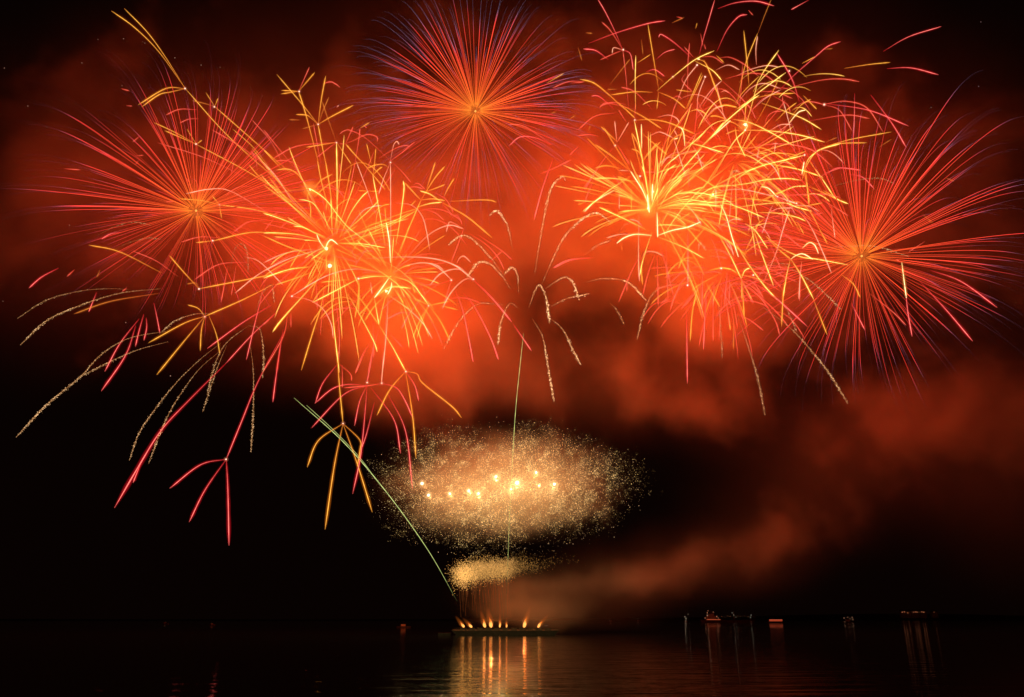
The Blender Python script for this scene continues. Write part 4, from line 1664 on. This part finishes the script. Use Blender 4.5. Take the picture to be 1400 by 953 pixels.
# freighter with deck lights
p, D = far(995, 851.5)
rt = root('cargo_ship', (p[0], p[1], 0), 'freighter with a row of orange deck lights and two lit masts on the dark horizon', 'ship')
S = D / 1045.0
mb = MB(); hull_mesh(mb, p[0], D, 68 * S, 14, 5); mb.build('hull', hullm, rt)
mb = MB(); xw = px(972, 850, D)[0]
mb.box((xw - 8, D - 5, 5.9), (xw + 9, D + 5, 12)); mb.box((xw - 6, D - 4, 12.003), (xw + 6, D + 4, 16)); dh = mb.build('deckhouse', housem, rt)
mb = MB(); mb.tube([(xw + 1, D, 16.003), (xw + 1, D, 22)], 1.6, (1, 1, 1), 10); mb.build('funnel', hullm, dh)
for xx in (966, 975, 1003, 1026):
    xm = px(xx, 850, D)[0]
    mb = MB(); mb.tube([(xm, D - 5.2, 5.8), (xm, D - 5.2, 20 if xx < 1010 else 14)], .3, (1, 1, 1), 6)
    mb.tube([(xm, D - 5.2, 13), (xm + 9, D - 5.2, 9)], .2, (1, 1, 1), 5); mb.build('mast', housem, rt)
lamps(rt, [(964,845,.9),(967,842,1.2),(967,838,1),(970,845,1),(973,843,1.3),(976,846,1),(975,837,1.3),(980,843,1.2),(982,845,.9),(968,835,.7)], D, (2.2, .75, .35))
lamps(rt, [(967,841,.9),(975,841,1),(1003,841,1.3),(1001,838,.9),(1006,844,.8),(1026,844,1),(1027,841,1)], D, (1.6, 1.5, 1.1), .6)
lamps(rt, [(995,842,.6),(998,843,.7),(1008,842,.6),(1012,843,.6),(1018,842,.5),(1023,843,.6),(987,843,.6),(991,844,.5)], D, (1.4, .5, .2), .6)
lamps(rt, [(968,850,.7),(972,850,.6),(976,850,.7),(981,850,.7),(1003,850,.6),(1007,850,.5),(1027,850,.5)], D, (1.6, .55, .3), .5, 'hull_light')
mb = MB(); mb.box((px(965, 850, D)[0], D - 7.3, 5.2), (px(984, 850, D)[0], D - 7.1, 6.1), (.5, .08, .03)); mb.build('glowing_bulwark', M_LAMP_PANEL, rt)  # bulwark glows by itself in place of lamplight falling on it

def small_boat(x, y, wpx, label, lights, cabin=True, col=(1.8, 1.2, .8), g='small boats watching from the dark water', k=.7, name='motor_boat'):
    p, D = far(x, y)
    S = D / 1045.0
    rt = root(name, (p[0], p[1], 0), label, 'boat', g)
    mb = MB(); hull_mesh(mb, p[0], D, wpx * S, wpx * S * .3 if wpx < 4 else max(2.5, wpx * S * .28), .05 if wpx < 4 else max(1.0, wpx * S * .08)); mb.build('hull', darkm, rt)
    if cabin:
        L = wpx * S; h0 = max(1.0, L * .08) + .15
        mb = MB(); mb.box((p[0] - L * .18, D - L * .08, h0), (p[0] + L * .12, D + L * .08, h0 + L * .11)); 
        mb.box((p[0] - L * .20, D - L * .095, h0 + L * .11 + .003), (p[0] + L * .14, D + L * .095, h0 + L * .125)); cb = mb.build('cabin', housem, rt)
        mb = MB(); mb.tube([(p[0], D, h0 + L * .13), (p[0], D, h0 + L * .30)], .1 * S, (1, 1, 1), 5); mb.build('mast', darkm, cb)
    lamps(rt, lights, D, col, k, 'lantern')
    return rt, p, D
small_boat(938, 851, 9, 'small boat with one bright white lantern just left of the freighter', [(936,843,1.3),(938,846,1.1),(941,840,.6),(937,849,.6)], col=(2.2, 1.6, 1.1))
small_boat(1160, 851, 16, 'small boat with red and white lanterns between the red lit boat and far shore', [(1154,845,1),(1159,844,.8),(1165,844,1),(1166,847,1),(1155,850,.5),(1162,846,.6)], col=(2.0, .9, .5))
rt, p, D = small_boat(1060, 852, 20, 'flat boat with a glowing red side panel right of the freighter', [], cabin=False, name='tour_boat')
S = D / 1045
mb = MB(); mb.box((p[0] - 8 * S, D - 4, 2.4), (p[0] + 8 * S, D + 4, 3.6)); mb.build('cabin', darkm, rt)
mb = MB(); mb.box((p[0] - 8 * S, D - 4.2, 3.0), (p[0] + 8 * S, D - 4.02, 6.2), (.30, .035, .012)); mb.build('glowing_awning', M_LAMP_PANEL, rt)  # red light on the awning is put into its own emission
mb = MB(); mb.box((p[0] - 8 * S, D - 4.3, 5.3), (p[0] + 8 * S, D - 4.22, 5.8), (.7, .13, .06)); mb.build('light_strip', M_LAMP_PANEL, rt)
small_boat(552, 858, 18, 'low boat with a dim red awning, alone left of the barge', [(548,856,.10),(552,856,.14),(557,856.5,.10)], col=(2.0, .35, .15), k=.9)
small_boat(226, 853, 8, 'tiny boat with a greenish lantern at far left', [(226,850,.22)], col=(1, 1, .6))
small_boat(290, 855, 8, 'tiny boat with a dim lantern left of centre on the dark water', [(289,853,.15),(303,850,.1)], col=(1, 1, .6))
small_boat(835, 850.5, 8, 'tiny boat with a pale lantern just right of the barge smoke', [(833,847,.45)], col=(1.3, 1, .8), k=.6)
small_boat(873, 850, 8, 'tiny boat with a pale lantern between the barge and the lone bright lantern', [(872,846,.45)], col=(1.3, 1, .8), k=.6)
small_boat(418, 917, 3, 'tiny marker float with a red spark, close in on the dark water', [(418,916,.12)], cabin=False, col=(1.5, .25, .2), k=.5, name='marker_float')
def tender():
    p, D = far(745, 869.5)
small_boat(748, 866.5, 14, 'work boat with pale deck lamps moored behind the right end of the barge', [(745,855.5,.5),(747,855.5,.7),(749,855.3,.4)], col=(1.3, .9, .7), k=.8)

# lit houses on the far shore
wallm = solid_mat('house_wall', (.3, .26, .22), .8, 0, .2, .1)
roofm = solid_mat('house_roof', (.08, .05, .04), .8, 0, .3, .1)
def house(x, y, w, label, wins):
    D = 3030.0
    p = px(x, y, D); S = D / 1045
    rt = root('shore_house', p, label, 'house', 'lit houses on the far shore')
    hw, h = w * S / 2, 8
    x0, x1, z0 = p[0] - hw, p[0] + hw, p[2] - h / 2
    mb = MB(); mb.box((x0, D, z0 - 16), (x1, D + 12, z0 + h)); mb.build('wall', wallm, rt)
    mb = MB(); zt = z0 + h + .01
    mb.add([(x0 - 1, D - 1, zt), (x1 + 1, D - 1, zt), (x1 + 1, D + 13, zt), (x0 - 1, D + 13, zt), (x0, D + 6, zt + 4), (x1, D + 6, zt + 4)], [(0,1,5,4),(2,3,4,5),(0,4,3),(1,2,5),(0,3,2,1)])
    mb.build('roof', roofm, rt)
    for (wx, wy, b) in wins:
        q = px(wx, wy, D)
        mb = MB(); mb.box((q[0] - 1.3, D - .3, q[2] - .9), (q[0] + 1.3, D - .02, q[2] + .9), np.array((.9, .28, .12)) * b); mb.build('window', M_LAMP_PANEL, rt)
house(1238, 837, 12, 'leftmost lit house on the far shore, with three orange windows', [(1233.5,837,1),(1236.5,836.5,1.2),(1241,838,.8)])
house(1252, 837, 12, 'middle lit house on the far shore, with a pale window row', [(1249,837,.8),(1252,836.5,1),(1254,837,.7)])
house(1262, 837, 8, 'right one of the three close lit houses on the far shore', [(1260,836.5,.9),(1263,837,1.1)])
house(1278, 838, 8, 'dimmest lit house, set apart at the right end of the far shore row', [(1277,837,.25)])

for o in ROOTS:
    if '_o' in o: del o['_o']
